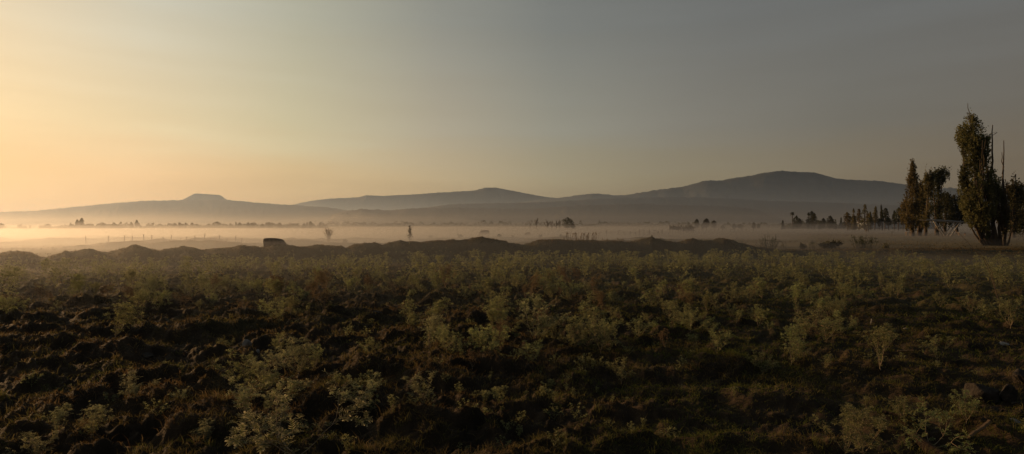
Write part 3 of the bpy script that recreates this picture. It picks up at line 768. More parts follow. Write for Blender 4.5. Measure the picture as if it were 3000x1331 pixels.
def noise3(P, s, seed):
    return (vnoise(P[:, 0] / s + P[:, 1] / s * 0.73, P[:, 2] / s, seed) + vnoise(P[:, 1] / s - P[:, 0] / s * 0.4, P[:, 2] / s * 1.1 + 7, seed + 3)) / 2

def crown_from_table(tab, D, px0, n, size, seed, name_mat, parent, gap=0.42, hang=0.5, gapscale=0.9, depth=0.45):
    """tab: photograph rows (py, left px, right px) of the crown outline; the crown is as deep as it is wide"""
    r = np.random.default_rng(seed)
    tab = np.array(tab, float); per = 11; m = n // per * 3
    ys = np.linspace(tab[0, 0], tab[-1, 0], 200)
    wts = np.interp(ys, tab[:, 0], tab[:, 2] - tab[:, 1]) + 2
    wts = wts * (1 - 0.72 * sstep(0.72, 1.0, (ys - tab[0, 0]) / (tab[-1, 0] - tab[0, 0])))
    py = r.choice(ys, m, p=wts / wts.sum()) + r.uniform(-1, 1, m) * (tab[-1, 0] - tab[0, 0]) / 400
    xl = np.interp(py, tab[:, 0], tab[:, 1]); xr = np.interp(py, tab[:, 0], tab[:, 2])
    u = r.uniform(-1, 1, m); u = np.sign(u) * np.abs(u) ** 1.15 * (1 + r.normal(0, 0.10, m))
    px = (xl + xr) / 2 + u * (xr - xl) / 2
    half = (xr - xl) / 2 / FX * D
    dy = r.uniform(-1, 1, m) * np.sqrt(np.maximum(0, 1.15 - u * u)) * half * depth * 2
    P = np.stack([(px - px0) / FX * D, dy, H(py, D)], 1)
    g = noise3(P * np.array([1, 1, 0.55]), gapscale * 0.8, seed)
    k = np.argsort(-(0.58 * g - 0.11 * np.abs(u) + r.uniform(0, 0.40, m)))[:n // per]
    P = P[k]; u = u[k]; q = len(P)
    d = np.stack([u * 0.3 + r.normal(0, 0.2, q), r.normal(0, 0.2, q), np.full(q, 1.0 if hang > -0.55 else 0.9)], 1); d /= np.linalg.norm(d, axis=1)[:, None]
    L = size * r.uniform(2.5, 7.0, q) * np.where(r.uniform(0, 1, q) < 0.10, 2.2, 1.0)
    t = np.tile(np.linspace(-0.5, 0.5, per), q)
    Q = np.repeat(P, per, 0) + np.repeat(d * L[:, None], per, 0) * t[:, None] + r.normal(0, size * 0.38, (q * per, 3))
    V, F, T = leaf_cloud(Q, size, seed + 1, 0.5)
    return mk('crown', V, F, name_mat, parent, tint=T)

def stem_px(mb, pts, D, px0, r0, r1, k=6, dy=0.0, z0=None):
    """a stem through photograph pixels at distance D, relative to its tree's base"""
    n = len(pts); P = []
    for i, (px, py) in enumerate(pts):
        P.append(np.array([(px - px0) / FX * D, dy * i / max(1, n - 1), H(py, D)]))
    if z0 is not None: P[0][2] = z0
    # subdivide with slight crookedness
    Q = [P[0]]; rr = np.random.default_rng(int(abs(pts[0][0] * 7 + pts[-1][1])))
    for a, b in zip(P[:-1], P[1:]):
        m = max(2, int(np.linalg.norm(b - a) / 0.9))
        for t in range(1, m + 1):
            p = a + (b - a) * t / m
            if t < m: p = p + rr.normal(0, 0.045 if r0 > 0.11 else 0.075, 3)
            Q.append(p)
    rad = [r0 + (r1 - r0) * i / (len(Q) - 1) for i in range(len(Q))]
    mb.tube(Q, rad, k)

def crop(x, y):   # from the enlargement I measured the big trees in
    return (2550 + x * 0.464, 250 + y * 0.464)

# --- the big many-stemmed tree
DB = 57.0; bx = crop(795, 0)[0]
bt = thing('poplar', 'tallest tree, many-stemmed ragged poplar with bare spires beside it, right of the white metal frame', 'tree', (X(bx, DB), DB, 0.0))
gb = gz(X(bx, DB), DB)
mb = MB()
for pts, r0, r1, dy in [
    ([(780, 1018), (735, 900), (690, 700), (660, 450), (640, 260)], 0.24, 0.04, 0.2), ([(770, 1018), (690, 920), (640, 800), (625, 600), (600, 330)], 0.2, 0.03, 0.6),
    ([(790, 1018), (770, 900), (745, 700), (715, 520), (690, 320)], 0.2, 0.03, -0.5), ([(800, 1018), (785, 880), (765, 720), (760, 600)], 0.18, 0.03, 0.3),
    ([(745, 1012), (690, 960), (650, 880), (615, 760), (600, 640)], 0.15, 0.02, -0.3), ([(730, 1012), (672, 940), (630, 850)], 0.12, 0.03, 0.5),
    ([(825, 1018), (815, 900), (838, 780), (850, 700)], 0.17, 0.05, 0.2), ([(850, 1015), (850, 930), (862, 850), (868, 760)], 0.15, 0.05, -0.2),
    ([(815, 1018), (800, 940), (785, 860), (775, 780)], 0.16, 0.05, 0.4), ([(860, 1005), (885, 940), (900, 900)], 0.1, 0.03, 0.0)]:
    stem_px(mb, [crop(*p) for p in pts], DB, bx, r0, r1, 7, dy, gb - 0.1)
rl = np.random.default_rng(77)
for k in range(16):
    xa_ = rl.uniform(690, 870); xb_ = (xa_ - 780) * rl.uniform(0.5, 0.9) + rl.uniform(655, 715); ya_ = rl.uniform(880, 1000); yb_ = rl.uniform(330, 640)
    stem_px(mb, [crop(xa_, ya_), crop(xa_ * 0.6 + xb_ * 0.4 + rl.normal(0, 8), ya_ * 0.6 + yb_ * 0.4), crop(xb_, yb_)], DB, bx, 0.07, 0.025, 5, rl.uniform(-1.9, -0.9))
mb.build('trunk', M_bark, bt, smooth=True)
for pts, r0, r1 in [
    ([(655, 420), (640, 260), (628, 180), (615, 112)], 0.06, 0.02), ([(648, 300), (620, 215), (605, 172)], 0.035, 0.012), ([(645, 270), (625, 205)], 0.03, 0.012),
    ([(765, 640), (772, 480), (770, 350), (772, 250)], 0.10, 0.035), ([(740, 400), (772, 380)], 0.03, 0.02), ([(735, 325), (765, 300), (795, 292)], 0.018, 0.01), ([(768, 320), (800, 297)], 0.015, 0.03),
    ([(838, 800), (835, 620), (840, 480), (842, 348)], 0.10, 0.03), ([(832, 560), (828, 480), (830, 422)], 0.045, 0.02), ([(850, 760), (850, 660), (850, 592)], 0.06, 0.03), ([(862, 760), (868, 690), (868, 620)], 0.05, 0.025),
    ([(612, 445), (585, 425), (560, 400), (550, 385)], 0.04, 0.012), ([(600, 430), (575, 385), (565, 360)], 0.03, 0.01), ([(610, 660), (585, 620), (575, 590)], 0.03, 0.012), ([(610, 500), (598, 478), (606, 484)], 0.02, 0.012)]:
    b_ = MB(); stem_px(b_, [crop(*p) for p in pts], DB, bx, r0, r1, 5)
    if r0 >= 0.05:
        body = b_.V[0].reshape(-1, 5, 3).mean(1)
        for q_ in range(1, len(body) - 1):
            if rl.uniform() < 0.75:
                c_ = body[q_]; b_.tube([c_, c_ + np.array([rl.normal(0, 0.14), rl.normal(0, 0.12), rl.uniform(0.08, 0.3)])], [0.02, 0.008], 3)
    b_.build('bare_branch', M_bark, bt, smooth=True)
T1 = [(crop(0, y)[1], crop(a, 0)[0], crop(b, 0)[0]) for y, a, b in [(185, 625, 645), (225, 600, 672), (250, 562, 690), (300, 556, 722), (350, 560, 728), (400, 590, 735), (450, 606, 742), (500, 612, 745), (540, 600, 756), (570, 590, 768), (600, 585, 785), (650, 584, 792), (700, 588, 790), (750, 585, 788), (800, 592, 786), (840, 604, 780), (870, 618, 772), (900, 640, 760), (930, 672, 752), (950, 700, 745)]]
crown_from_table(T1, DB, bx, 25500, 0.115, 501, M_crown, bt, 0.335, -0.6, 0.8, 0.5)
T2 = [(crop(0, y)[1], crop(a, 0)[0], crop(b, 0)[0]) for y, a, b in [(660, 785, 835), (700, 780, 845), (750, 785, 865), (800, 785, 872), (850, 805, 872), (900, 815, 872), (940, 822, 866)]]
crown_from_table(T2, DB, bx, 5200, 0.11, 511, M_crown, bt, 0.43, -0.2, 0.7, 0.5)
T3 = [(crop(0, y)[1], crop(a, 0)[0], crop(b, 0)[0]) for y, a, b in [(525, 578, 600), (560, 570, 615), (600, 566, 625), (640, 580, 625), (660, 590, 625)]]
crown_from_table(T3, DB, bx, 420, 0.17, 521, M_crown_dark, bt, 0.40, -0.4, 0.6, 0.5)

# --- the row of poplars by the white frame
def row_tree(label, D, base, stems, tables, mat, n, size, seed, gap=0.4, name='poplar'):
    px0 = crop(base, 0)[0]
    t = thing(name, label, 'tree', (X(px0, D), D, 0.0)); m_ = MB()
    for pts, r0, r1 in stems: stem_px(m_, [crop(*p) for p in pts], D, px0, r0, r1, 6, 0.0, -0.2)
    m_.build('trunk', M_bark, t, smooth=True)
    for k, tab in enumerate(tables):
        crown_from_table([(crop(0, y)[1], crop(a, 0)[0], crop(b, 0)[0]) for y, a, b in tab], D, px0, int(n[k] * 1.65), size * 0.62, seed + k * 10, mat, t, gap, -0.5, 1.1, 0.6)
    return t
DR = 118.0
row_tree('tall pointed poplar, first of the grove left of the white metal frame', DR, 265, [([(268, 942), (262, 800), (266, 620), (265, 490)], 0.34, 0.05), ([(275, 940), (240, 850), (222, 740)], 0.2, 0.05)],
         [[(485, 260, 270), (520, 250, 284), (560, 247, 288), (620, 238, 292), (680, 228, 294), (740, 205, 296), (800, 196, 296), (860, 204, 294), (900, 230, 292), (925, 248, 285)]], M_crown_rust, [3600], 0.36, 601, 0.37)
row_tree('shorter rusty poplar, second of the grove left of the white metal frame', DR + 4, 308, [([(305, 942), (312, 800), (318, 600)], 0.3, 0.05), ([(315, 940), (335, 850), (330, 700)], 0.2, 0.05)],
         [[(582, 305, 318), (620, 296, 340), (680, 292, 346), (750, 288, 350), (820, 288, 352), (880, 296, 350), (915, 302, 342)]], M_crown_rust, [2600], 0.36, 631, 0.37)
row_tree('straight dark poplar, third of the grove left of the white metal frame', DR + 2, 345, [([(345, 940), (358, 800), (366, 650), (370, 540)], 0.32, 0.05)],
         [[(533, 362, 386), (560, 346, 392), (620, 344, 390), (680, 344, 386), (740, 346, 382), (800, 344, 380), (860, 336, 372), (895, 338, 362)]], M_crown, [1700], 0.36, 661, 0.39)
row_tree('forked willow with a dark clump on its drooping top, behind the white metal frame', DR + 8, 418, [([(420, 945), (420, 820), (430, 700), (430, 600), (425, 530)], 0.42, 0.06), ([(422, 760), (450, 640), (462, 575)], 0.2, 0.06), ([(420, 800), (402, 680), (402, 570)], 0.2, 0.05)],
         [[(520, 425, 470), (545, 408, 498), (570, 415, 500), (600, 420, 475), (625, 432, 468)], [(550, 392, 430), (620, 386, 432), (680, 384, 440), (740, 384, 450), (800, 392, 446), (850, 398, 444)]], M_crown_dark, [900, 1500], 0.36, 691, 0.40, 'willow')
for k, (b, tab, lb) in enumerate([
    (470, [(690, 455, 490), (720, 440, 505), (780, 436, 515), (840, 438, 520), (890, 445, 512)], 'dark round tree directly behind the white metal frame, next to the forked willow'),
    (545, [(695, 530, 565), (730, 505, 582), (780, 500, 590), (830, 505, 590), (880, 510, 585)], 'dark leafy tree between the white metal frame and the tallest poplar')]):
    row_tree(lb, DR + 22, b, [([(b, 945), (b + 6, 800), (b + 12, 720)], 0.3, 0.06), ([(b, 870), (b - 20, 760)], 0.15, 0.05)], [tab], M_crown_dark, [1900], 0.4, 711 + 30 * k, 0.38, 'broadleaf_tree')
for k, (b, tab, lb, nn, mt) in enumerate([
    (905, [(560, 900, 912), (590, 892, 924), (640, 870, 946), (700, 862, 950), (760, 862, 955), (820, 866, 958), (880, 866, 955), (920, 880, 945)], 'dark pointed tree behind the bare spires of the tallest poplar', 2300, M_crown_dark),
    (985, [(630, 930, 955), (680, 925, 990), (740, 915, 1050), (800, 880, 1060), (860, 868, 1060), (920, 868, 1060), (945, 880, 1050)], 'dark low spreading tree at the right edge of the field', 3600, M_crown_dark)]):
    row_tree(lb, 100 + 4 * k, b, [([(b, 960), (b, 820), (b, 600 + 60 * k)], 0.3, 0.05), ([(b, 900), (b + 25, 760)], 0.15, 0.05), ([(b, 900), (b - 25, 770)], 0.15, 0.05)], [tab], mt, [nn], 0.36, 791 + 30 * k, 0.36, 'broadleaf_tree')

# --- far trees: (px, top row, width px, shape)
def far_tree(px, ptop, wpx, shape, D, label, mat, seed, group=None, leaf=None):
    r = np.random.default_rng(seed)
    Hh = H(ptop, D); W = max(wpx / FX * D, 0.6) * (1.7 if shape == 'spire' and D < 300 and px < 2548 else 1.1)
    nm = {'poplar': 'poplar', 'spire': 'poplar', 'round': 'broadleaf_tree', 'block': 'broadleaf_tree', 'thin': 'sapling', 'bare': 'bare_tree', 'palm': 'palm_tree'}[shape]
    t = thing(nm, label, 'tree', (X(px, D), D, 0.0), group)
    s = leaf or (D / 700.0 if D > 300 else D / 620.0)
    m_ = MB(); top = Hh * (0.97 if shape in ('poplar', 'spire', 'thin') else 0.8)
    lean = r.normal(0, 0.03) * Hh; bf = 1.8 if shape == 'bare' else 1.0
    m_.tube([(0, 0, -0.3), (lean * 0.3, 0, Hh * 0.3), (lean, 0, top)], [0.035 * Hh * (0.6 if shape in ('poplar', 'spire', 'thin') else 0.8), 0.024 * Hh, (0.02 if shape == 'palm' else 0.008) * Hh], 5)
    if shape in ('round', 'block', 'bare'):
        for k in range(4 if shape != 'bare' else 9):
            a = r.uniform(0, 2 * PI); z0 = Hh * r.uniform(0.2, 0.6); L = W * r.uniform(0.3, 0.55)
            if shape == 'bare': L = W * r.uniform(0.25, 0.5)
            z1 = min(z0 + Hh * r.uniform(0.2, 0.4), Hh * 0.98)
            m_.tube([(lean * z0 / Hh, 0, z0), (L * math.cos(a) * 0.6, L * math.sin(a) * 0.6, (z0 + z1) / 2), (L * math.cos(a), L * math.sin(a), z1)], [0.014 * Hh * bf, 0.01 * Hh * bf, 0.006 * Hh * bf], 4)
    m_.build('trunk', M_bark, t, smooth=True)
    if shape == 'bare':
        return t
    n = {'poplar': 520, 'spire': 640, 'round': 520, 'block': 640, 'thin': 70, 'palm': 70}[shape]
    u = r.uniform(0, 1, n); a = r.uniform(0, 2 * PI, n); q = np.sqrt(r.uniform(0, 1, n))
    if shape == 'poplar': b0 = 0.36 if px > 2545 else 0.16; z = b0 + (1 - b0) * u; w = 0.5 * np.sin(PI * np.clip(u * 0.92 + 0.06, 0, 1)) ** 0.6
    elif shape == 'spire': u = u ** 1.5; b0 = 0.36 if px > 2545 else 0.12; z = b0 + (1 - b0) * u; w = 0.5 * (1 - u) ** 0.9 + 0.05
    elif shape == 'round': b0 = 0.4 if px > 2545 else 0.22; z = b0 + (1 - b0) * u; w = 0.5 * np.sqrt(np.clip(1 - (2 * u - 0.9) ** 2, 0.02, 1))
    elif shape == 'block': z = 0.1 + 0.88 * u; w = 0.5 * np.ones(n)
    elif shape == 'thin': z = 0.35 + 0.65 * u; w = 0.4 * (0.4 + 0.6 * r.uniform(0, 1, n))
    else: z = 0.80 + 0.20 * u; w = 0.5 * np.sqrt(np.clip(1 - (2 * u - 1) ** 2, 0.05, 1))
    lump = 0.75 + 0.5 * vnoise(u * 5, a, seed)
    P = np.stack([lean * z + w * W * q * lump * np.cos(a), w * W * q * lump * np.sin(a), z * Hh], 1)
    P = P[noise3(P, max(0.8, Hh * 0.14), seed) > (0.29 if shape != 'block' else 0.2)]
    V, F, T = leaf_cloud(P, s, seed + 3, -0.2, 1.5)
    mk('crown', V, F, mat, t, tint=T)
    return t

ORD = ['first', 'second', 'third', 'fourth', 'fifth', 'sixth', 'seventh', 'eighth', 'ninth', 'tenth', 'eleventh', 'twelfth', 'thirteenth', 'fourteenth', 'fifteenth', 'sixteenth', 'seventeenth', 'eighteenth', 'nineteenth', 'twentieth', 'twenty-first', 'twenty-second', 'twenty-third', 'twenty-fourth', 'twenty-fifth', 'twenty-sixth', 'twenty-seventh', 'twenty-eighth', 'twenty-ninth', 'thirtieth', 'thirty-first', 'thirty-second', 'thirty-third', 'thirty-fourth']
ADJ = {'poplar': 'tall slim tree', 'spire': 'pointed tree', 'round': 'round bushy tree', 'block': 'flat-topped thicket tree', 'thin': 'thin spindly tree', 'bare': 'leafless tree', 'palm': 'ball-topped tree'}
def tree_line(rows, D, where, mat, seed, group, jitter=0.06):
    seen = {}
    for i, (px, pt, w, sh) in enumerate(sorted(rows)):
        k = seen.get(sh, 0); seen[sh] = k + 1
        lb = f'{ORD[k]} {ADJ[sh]} from the left in {where}'
        d = D * (1 + jitter * math.sin(i * 2.7 + seed))
        far_tree(px, pt, w, sh, d, lb, mat if not callable(mat) else mat(i), seed * 100 + i, group)

LEFT_LINE = [(4, 655, 18, 'round'), (60, 659, 11, 'poplar'), (73, 662, 9, 'round'), (88, 660, 9, 'thin'), (122, 661, 12, 'round'), (140, 657, 20, 'round'), (155, 664, 13, 'round'), (180, 661, 25, 'round'), (195, 663, 9, 'thin'),
    (213, 658, 22, 'round'), (225, 644, 9, 'poplar'), (238, 639, 11, 'poplar'), (257, 657, 25, 'round'), (283, 662, 12, 'round'), (302, 653, 18, 'spire'), (320, 657, 14, 'block'), (335, 657, 18, 'block'), (350, 660, 16, 'block'), (362, 663, 14, 'round'),
    (385, 652, 11, 'poplar'), (401, 645, 9, 'poplar'), (412, 662, 7, 'spire'), (428, 664, 18, 'round'), (448, 653, 11, 'thin'), (476, 659, 5, 'thin'), (510, 655, 11, 'round'), (527, 653, 10, 'poplar'), (534, 657, 12, 'round'), (544, 653, 8, 'spire'),
    (562, 653, 8, 'poplar'), (578, 657, 25, 'round'), (600, 661, 14, 'round'), (612, 656, 20, 'round'), (637, 650, 30, 'round'), (660, 657, 22, 'round'), (677, 658, 16, 'round'), (691, 651, 6, 'spire'), (702, 654, 12, 'round'), (716, 660, 14, 'round'),
    (727, 652, 6, 'poplar'), (738, 653, 17, 'round'), (755, 659, 8, 'spire'), (768, 656, 12, 'round'), (783, 652, 12, 'poplar'), (790, 650, 6, 'poplar'), (796, 652, 5, 'spire'), (820, 653, 13, 'poplar'), (845, 659, 12, 'round'), (862, 655, 28, 'round'), (890, 655, 11, 'poplar'),
    (898, 651, 7, 'spire'), (909, 649, 11, 'poplar'), (936, 660, 12, 'round')]
tree_line(LEFT_LINE, 330, 'the hazy line below the flat-topped hill', M_crown_dark, 11, 'hazy trees under the flat-topped hill')
MID = [(1571, 636, 22, 'bare'), (1553, 652, 5, 'bare'), (1603, 640, 24, 'bare'), (1616, 645, 12, 'bare'), (1630, 643, 18, 'bare'), (1640, 639, 16, 'bare')]
tree_line(MID, 300, 'the misty group right of the cow', M_bark, 13, 'leafless trees beside the dark clump tree')
far_tree(1663, 637, 31, 'round', 300, 'dark clump-topped tree beside the leafless trees in the misty middle field', M_crown_dark, 1401)
far_tree(1679, 655, 13, 'round', 302, 'small bushy tree at the right foot of the dark clump-topped tree', M_crown_dark, 1402)
CEN = [(2018, 654, 12, 'round'), (2041, 642, 15, 'round'), (2060, 655, 10, 'poplar'), (2069, 640, 18, 'round'), (2091, 646, 14, 'round'), (2118, 660, 10, 'round'), (2150, 656, 12, 'round'), (2168, 657, 14, 'round')]
tree_line(CEN, 380, 'the misty clump right of the cattle pen', M_crown_dark, 15, 'trees right of the cattle pen')
RIGHT_LINE = [(2208, 652, 10, 'round'), (2222, 656, 8, 'round'), (2294, 646, 10, 'spire'), (2322, 622, 12, 'palm'), (2326, 640, 8, 'poplar'), (2334, 632, 14, 'round'), (2342, 640, 12, 'round'), (2367, 622, 10, 'poplar'), (2378, 618, 18, 'round'), (2385, 624, 14, 'round'),
    (2402, 648, 8, 'spire'), (2411, 639, 12, 'round'), (2430, 632, 20, 'round'), (2438, 642, 14, 'round'), (2447, 644, 8, 'spire'), (2463, 638, 7, 'spire'), (2472, 650, 9, 'round')]
tree_line(RIGHT_LINE, 330, 'the dark row before the shed', lambda i: M_crown_dark, 17, 'dark trees between pen and shed')
RUST = [(2484, 622, 22, 'round'), (2496, 632, 24, 'block'), (2503, 611, 9, 'spire'), (2517, 612, 18, 'spire'), (2533, 597, 20, 'spire'), (2545, 624, 16, 'block'), (2552, 620, 11, 'spire'), (2563, 605, 18, 'spire'), (2576, 640, 8, 'round'),
    (2585, 594, 9, 'spire'), (2592, 610, 17, 'poplar'), (2604, 636, 14, 'round'), (2620, 617, 16, 'spire'), (2632, 608, 20, 'round'), (2646, 628, 16, 'round')]
tree_line(RUST, 235, 'the rusty row before the shed', lambda i: M_crown_rust if i < 8 else M_crown_dark, 19, 'rusty trees by the long white shed', 0.03)

def hedge_mass(name, x0, x1, tops, D, seed, label, mat, n=5000, leaf=0.9):
    r = np.random.default_rng(seed)
    px = r.uniform(x0, x1, n); d = D * r.uniform(0.96, 1.06, n)
    top = H(tops, D) * (0.35 + 1.0 * fbm(px / 9.0, px * 0, seed, 4)) ** 1.1
    z = r.uniform(0, 1, n) * np.maximum(top, 0.4)
    P = np.stack([(px - 1500) / FX * d, d, z], 1)
    V, F, T = leaf_cloud(P, leaf, seed, 0.0, 1.4)
    o = mk(name, V, F, mat, tint=T); o['label'] = label
    return kind(o, 'stuff')
hedge_mass('treeline', 190, 960, 654.5, 350, 31, 'low hazy woodland along the foot of the flat-topped hill', M_crown_dark, 14000, 0.5)
hedge_mass('treeline', -150, 190, 663, 380, 35, 'faint low woodland at the far left of the plain', M_crown_dark, 1800, 0.5)
hedge_mass('treeline', 940, 2010, 649, 1150, 32, 'faint woodland along the foot of the nearest ridge', M_crown_dark, 8000, 1.7)
hedge_mass('treeline', 1980, 2330, 653, 800, 33, 'hazy woodland right of the cattle pen', M_crown_dark, 4500, 1.1)
hedge_mass('treeline', 2300, 2540, 650, 420, 34, 'dark undergrowth between the trees and the long white shed', M_crown_dark, 4500, 0.8)

# slender young tree and leafless bush out in the mist
def twiggy(name, label, cat, px, base_py, top_py, wpx, D, n, mat, seed, upright=False, leaf_mat=None, nl=0):
    r = np.random.default_rng(seed); x = X(px, D); z0 = gz(x, D); Hh = H(top_py, D) - z0; W = wpx / FX * D
    t = thing(name, label, cat, (x, D, z0)); m_ = MB(); L = []
    if upright: m_.tube([(0, 0, -0.1), (0.02, 0, Hh * 0.5), (0.05, 0, Hh)], [0.05, 0.035, 0.008], 5)
    for k in range(n):
        a = r.uniform(0, 2 * PI)
        if upright:
            s = r.uniform(0.08, 0.75); p0 = np.array([0.02, 0, Hh * s]); q = W / 2 * (1 - s) ** 0.5 * r.uniform(0.5, 1.0); p2 = p0 + np.array([q * math.cos(a), q * math.sin(a), Hh * r.uniform(0.12, 0.25)])
            p1 = (p0 + p2) / 2 + np.array([q * math.cos(a) * 0.25, q * math.sin(a) * 0.25, 0]); m_.tube([p0, p1, p2], [0.016, 0.012, 0.006], 4); L += [p1, p2]
        else:
            q = W / 2 * r.uniform(0.3, 1.0); hh = Hh * r.uniform(0.6, 1.0); p2 = np.array([q * math.cos(a), q * math.sin(a) * 0.7, hh]); p1 = np.array([q * math.cos(a) * 0.35, q * math.sin(a) * 0.3, hh * 0.45])
            m_.tube([(0.03 * math.cos(a), 0.03 * math.sin(a), -0.05), p1, p2], [0.028, 0.02, 0.007], 4)
            for _ in range(3):
                e = p1 + (p2 - p1) * r.uniform(0.1, 0.8); m_.tube([e, e + np.array([r.normal(0, 0.22), r.normal(0, 0.2), r.uniform(0.1, 0.4)])], [0.012, 0.005], 3); L.append(e)
    m_.build('trunk' if upright else 'branches', mat, t, smooth=True)
    if nl:
        L = np.array(L); P = L[r.integers(0, len(L), nl)] + r.normal(0, 0.07, (nl, 3)); V, F, T = leaf_cloud(P, 0.11, seed + 1); mk('leaves', V, F, leaf_mat, t, tint=T)
    return t
twiggy('sapling', 'slender upright young tree alone in the mist behind the mounds', 'tree', 1200, 708, 658, 15, 62, 24, M_bark, 41, True, M_crown_dark, 110)
twiggy('leafless_bush', 'pale leafless bush in the mist behind the mounds, left of the slender young tree', 'bush', 962, 708, 664, 34, 60, 26, M_palebark, 42)
# shrubs and stalks along and behind the mounds
def shrub(name, label, px, top_py, wpx, D, n, size, mat, seed, cat='shrub', flat=1.0):
    r = np.random.default_rng(seed); x = X(px, D); z0 = gz(x, D); Hh = max(H(top_py, D) - z0, 0.25); W = wpx / FX * D / 2
    t = thing(name, label, cat, (x, D, z0))
    m_ = MB(); tips = []
    for k in range(11):
        a = r.uniform(0, 2 * PI); q = W * r.uniform(0.2, 0.85); e = np.array([q * math.cos(a), q * math.sin(a), Hh * r.uniform(0.45, 0.9)])
        m_.tube([(0, 0, -0.04), e * np.array([0.6, 0.6, 0.5]), e], [0.018, 0.013, 0.006], 4); tips.append(e)
    m_.build('stems', M_bark, t, smooth=True)
    tips = np.array(tips); idx = r.integers(0, len(tips), n)
    P = tips[idx] * r.uniform(0.5, 1.05, (n, 1)) + r.normal(0, 1, (n, 3)) * np.array([W * 0.17, W * 0.17, Hh * 0.11]); P[:, 2] = np.clip(P[:, 2], 0.02, None)
    V, F, T = leaf_cloud(P, size, seed + 1, 0.2); mk('foliage', V, F, mat, t, tint=T)
    return t
def stalks(name, label, px, top_py, wpx, D, n, mat, seed, cat='reeds', heads=True, fan=0.1):
    r = np.random.default_rng(seed); x = X(px, D); z0 = gz(x, D); Hh = H(top_py, D) - z0; W = wpx / FX * D / 2
    t = thing(name, label, cat, (x, D, z0)); m_ = MB(); h_ = MB()
    for k in range(n):
        bx_ = r.uniform(-1, 1) * W * (1 - fan); by_ = r.normal(0, 0.35); hh = Hh * r.uniform(0.5, 1.0); ex = bx_ * (1 + fan * 2) + r.normal(0, 0.06) * Hh
        zz = gz(x + bx_, D + by_) - z0 - 0.05
        m_.tube([(bx_, by_, zz), ((bx_ + ex) / 2 + r.normal(0, 0.02), by_, hh * 0.55), (ex, by_ + r.normal(0, 0.08), hh)], [0.016, 0.013, 0.008], 3)
        if heads and r.uniform() < 0.6: h_.tube([(ex, by_, hh * 0.9), (ex, by_, hh * 0.97), (ex + 0.01, by_, hh * 1.03)], [0.012, 0.03, 0.008], 4)
        if not heads:
            for q in range(2):
                f = r.uniform(0.3, 0.85); c = np.array([bx_ + (ex - bx_) * f, by_, hh * f]); h_.tube([c, c + np.array([r.normal(0, 0.12), r.normal(0, 0.1), 0.12]), c + np.array([r.normal(0, 0.2), r.normal(0, 0.1), 0.05])], [0.006, 0.016, 0.004], 3)
    m_.build('stalks', mat, t, smooth=True)
    if h_.n: h_.build('seed_heads' if heads else 'leaves', mat, t, smooth=True)
    return t
stalks('reed_clump', 'dry brown reed clump on the long mound in the middle', 1700, 680, 90, 44, 80, M_reed, 51)
stalks('reed_clump', 'thinner low end of dry reeds at the right foot of the long middle mound', 1800, 697, 70, 44, 30, M_reed, 52)
stalks('weed_stalks', 'loose clump of upright stalks at the field edge left of the dark low shrub', 2250, 682, 46, 47, 26, M_green_stalk, 53, 'stalks', False, 0.3)
stalks('weed_stalks', 'two forked stalks just left of the dark low shrub', 2294, 699, 12, 47, 5, M_green_stalk, 54, 'stalks', False, 0.6)
stalks('weed_stalks', 'fan of green spiky stalks right of the dark low shrub', 2530, 686, 56, 50, 46, M_green_stalk, 55, 'stalks', False, 0.5)
stalks('weed_stalks', 'small tuft of stalks just left of the fan of spiky stalks', 2378, 703, 16, 48, 8, M_green_stalk, 56, 'stalks', False, 0.4)
shrub('low_shrub', 'dark low shrub on the field edge, between two stalk clumps', 2430, 704, 66, 46, 620, 0.12, M_crown_dark, 57)
shrub('low_shrub', 'small rounded dark shrub left of the dark low shrub', 2352, 710, 22, 46, 160, 0.10, M_crown_dark, 58)
shrub('low_shrub', 'small green shrub right of the fan of spiky stalks', 2594, 713, 24, 45, 180, 0.10, M_crown, 59)
shrub('low_shrub', 'spiky shrub on the peak of the mound left of the reed-free gap', 1904, 690, 14, 40.5, 90, 0.09, M_crown_dark, 60)
for k, (px, tp, w, d_, lb) in enumerate([(1350, 686, 24, 80, 'misty shrub behind the mound left of the larger grazing cow'), (1464, 687, 16, 80, 'misty shrub with a thin top between the two grazing cattle'), (1502, 689, 10, 84, 'misty small shrub left of the smaller calf'),
        (1583, 687, 10, 84, 'misty single shrub right of the calf'), (1643, 687, 8, 84, 'misty tiny shrub left of the dry reed clump'), (1656, 689, 14, 84, 'misty low shrub touching the dry reed clump'), (1262, 690, 16, 78, 'misty round shrub right of the slender young tree'),
        (1010, 700, 14, 58, 'small shrub right of the pale leafless bush')]):
    shrub('misty_shrub', lb, px, tp, w, d_, 110, 0.16, M_crown_dark, 160 + k)

# thin bent stems near the right edge
for k, (pts, D, lb) in enumerate([
    ([(2922, 885), (2932, 850), (2935, 800), (2928, 760), (2915, 740), (2898, 705), (2886, 680)], 14.5, 'long thin leaning stem in front of the tallest poplar'),
    ([(2940, 922), (2945, 890), (2949, 850), (2949, 800), (2946, 760)], 12.5, 'straight thin stem right of the long leaning stem')]):
    x0 = X(pts[0][0], D); z0 = gz(x0, D); t = thing('bent_stem', lb, 'stem', (x0, D, z0)); m_ = MB()
    P = [np.array([X(a, D) - x0, 0.15 * i, H(b, D) - z0]) for i, (a, b) in enumerate(pts)]; P[0][2] = -0.05
    m_.tube(P, [0.008 * (1 - 0.09 * i) for i in range(len(P))], 5); m_.build('stalk', M_bark, t, smooth=True)
    m2 = MB(); rr = np.random.default_rng(k + 3)
    for i in range(2, len(P)):
        m2.tube([P[i], P[i] + np.array([rr.normal(0, 0.05), rr.normal(0, 0.05), 0.05])], [0.003, 0.001], 3)
    m2.build('twigs', M_bark, t)

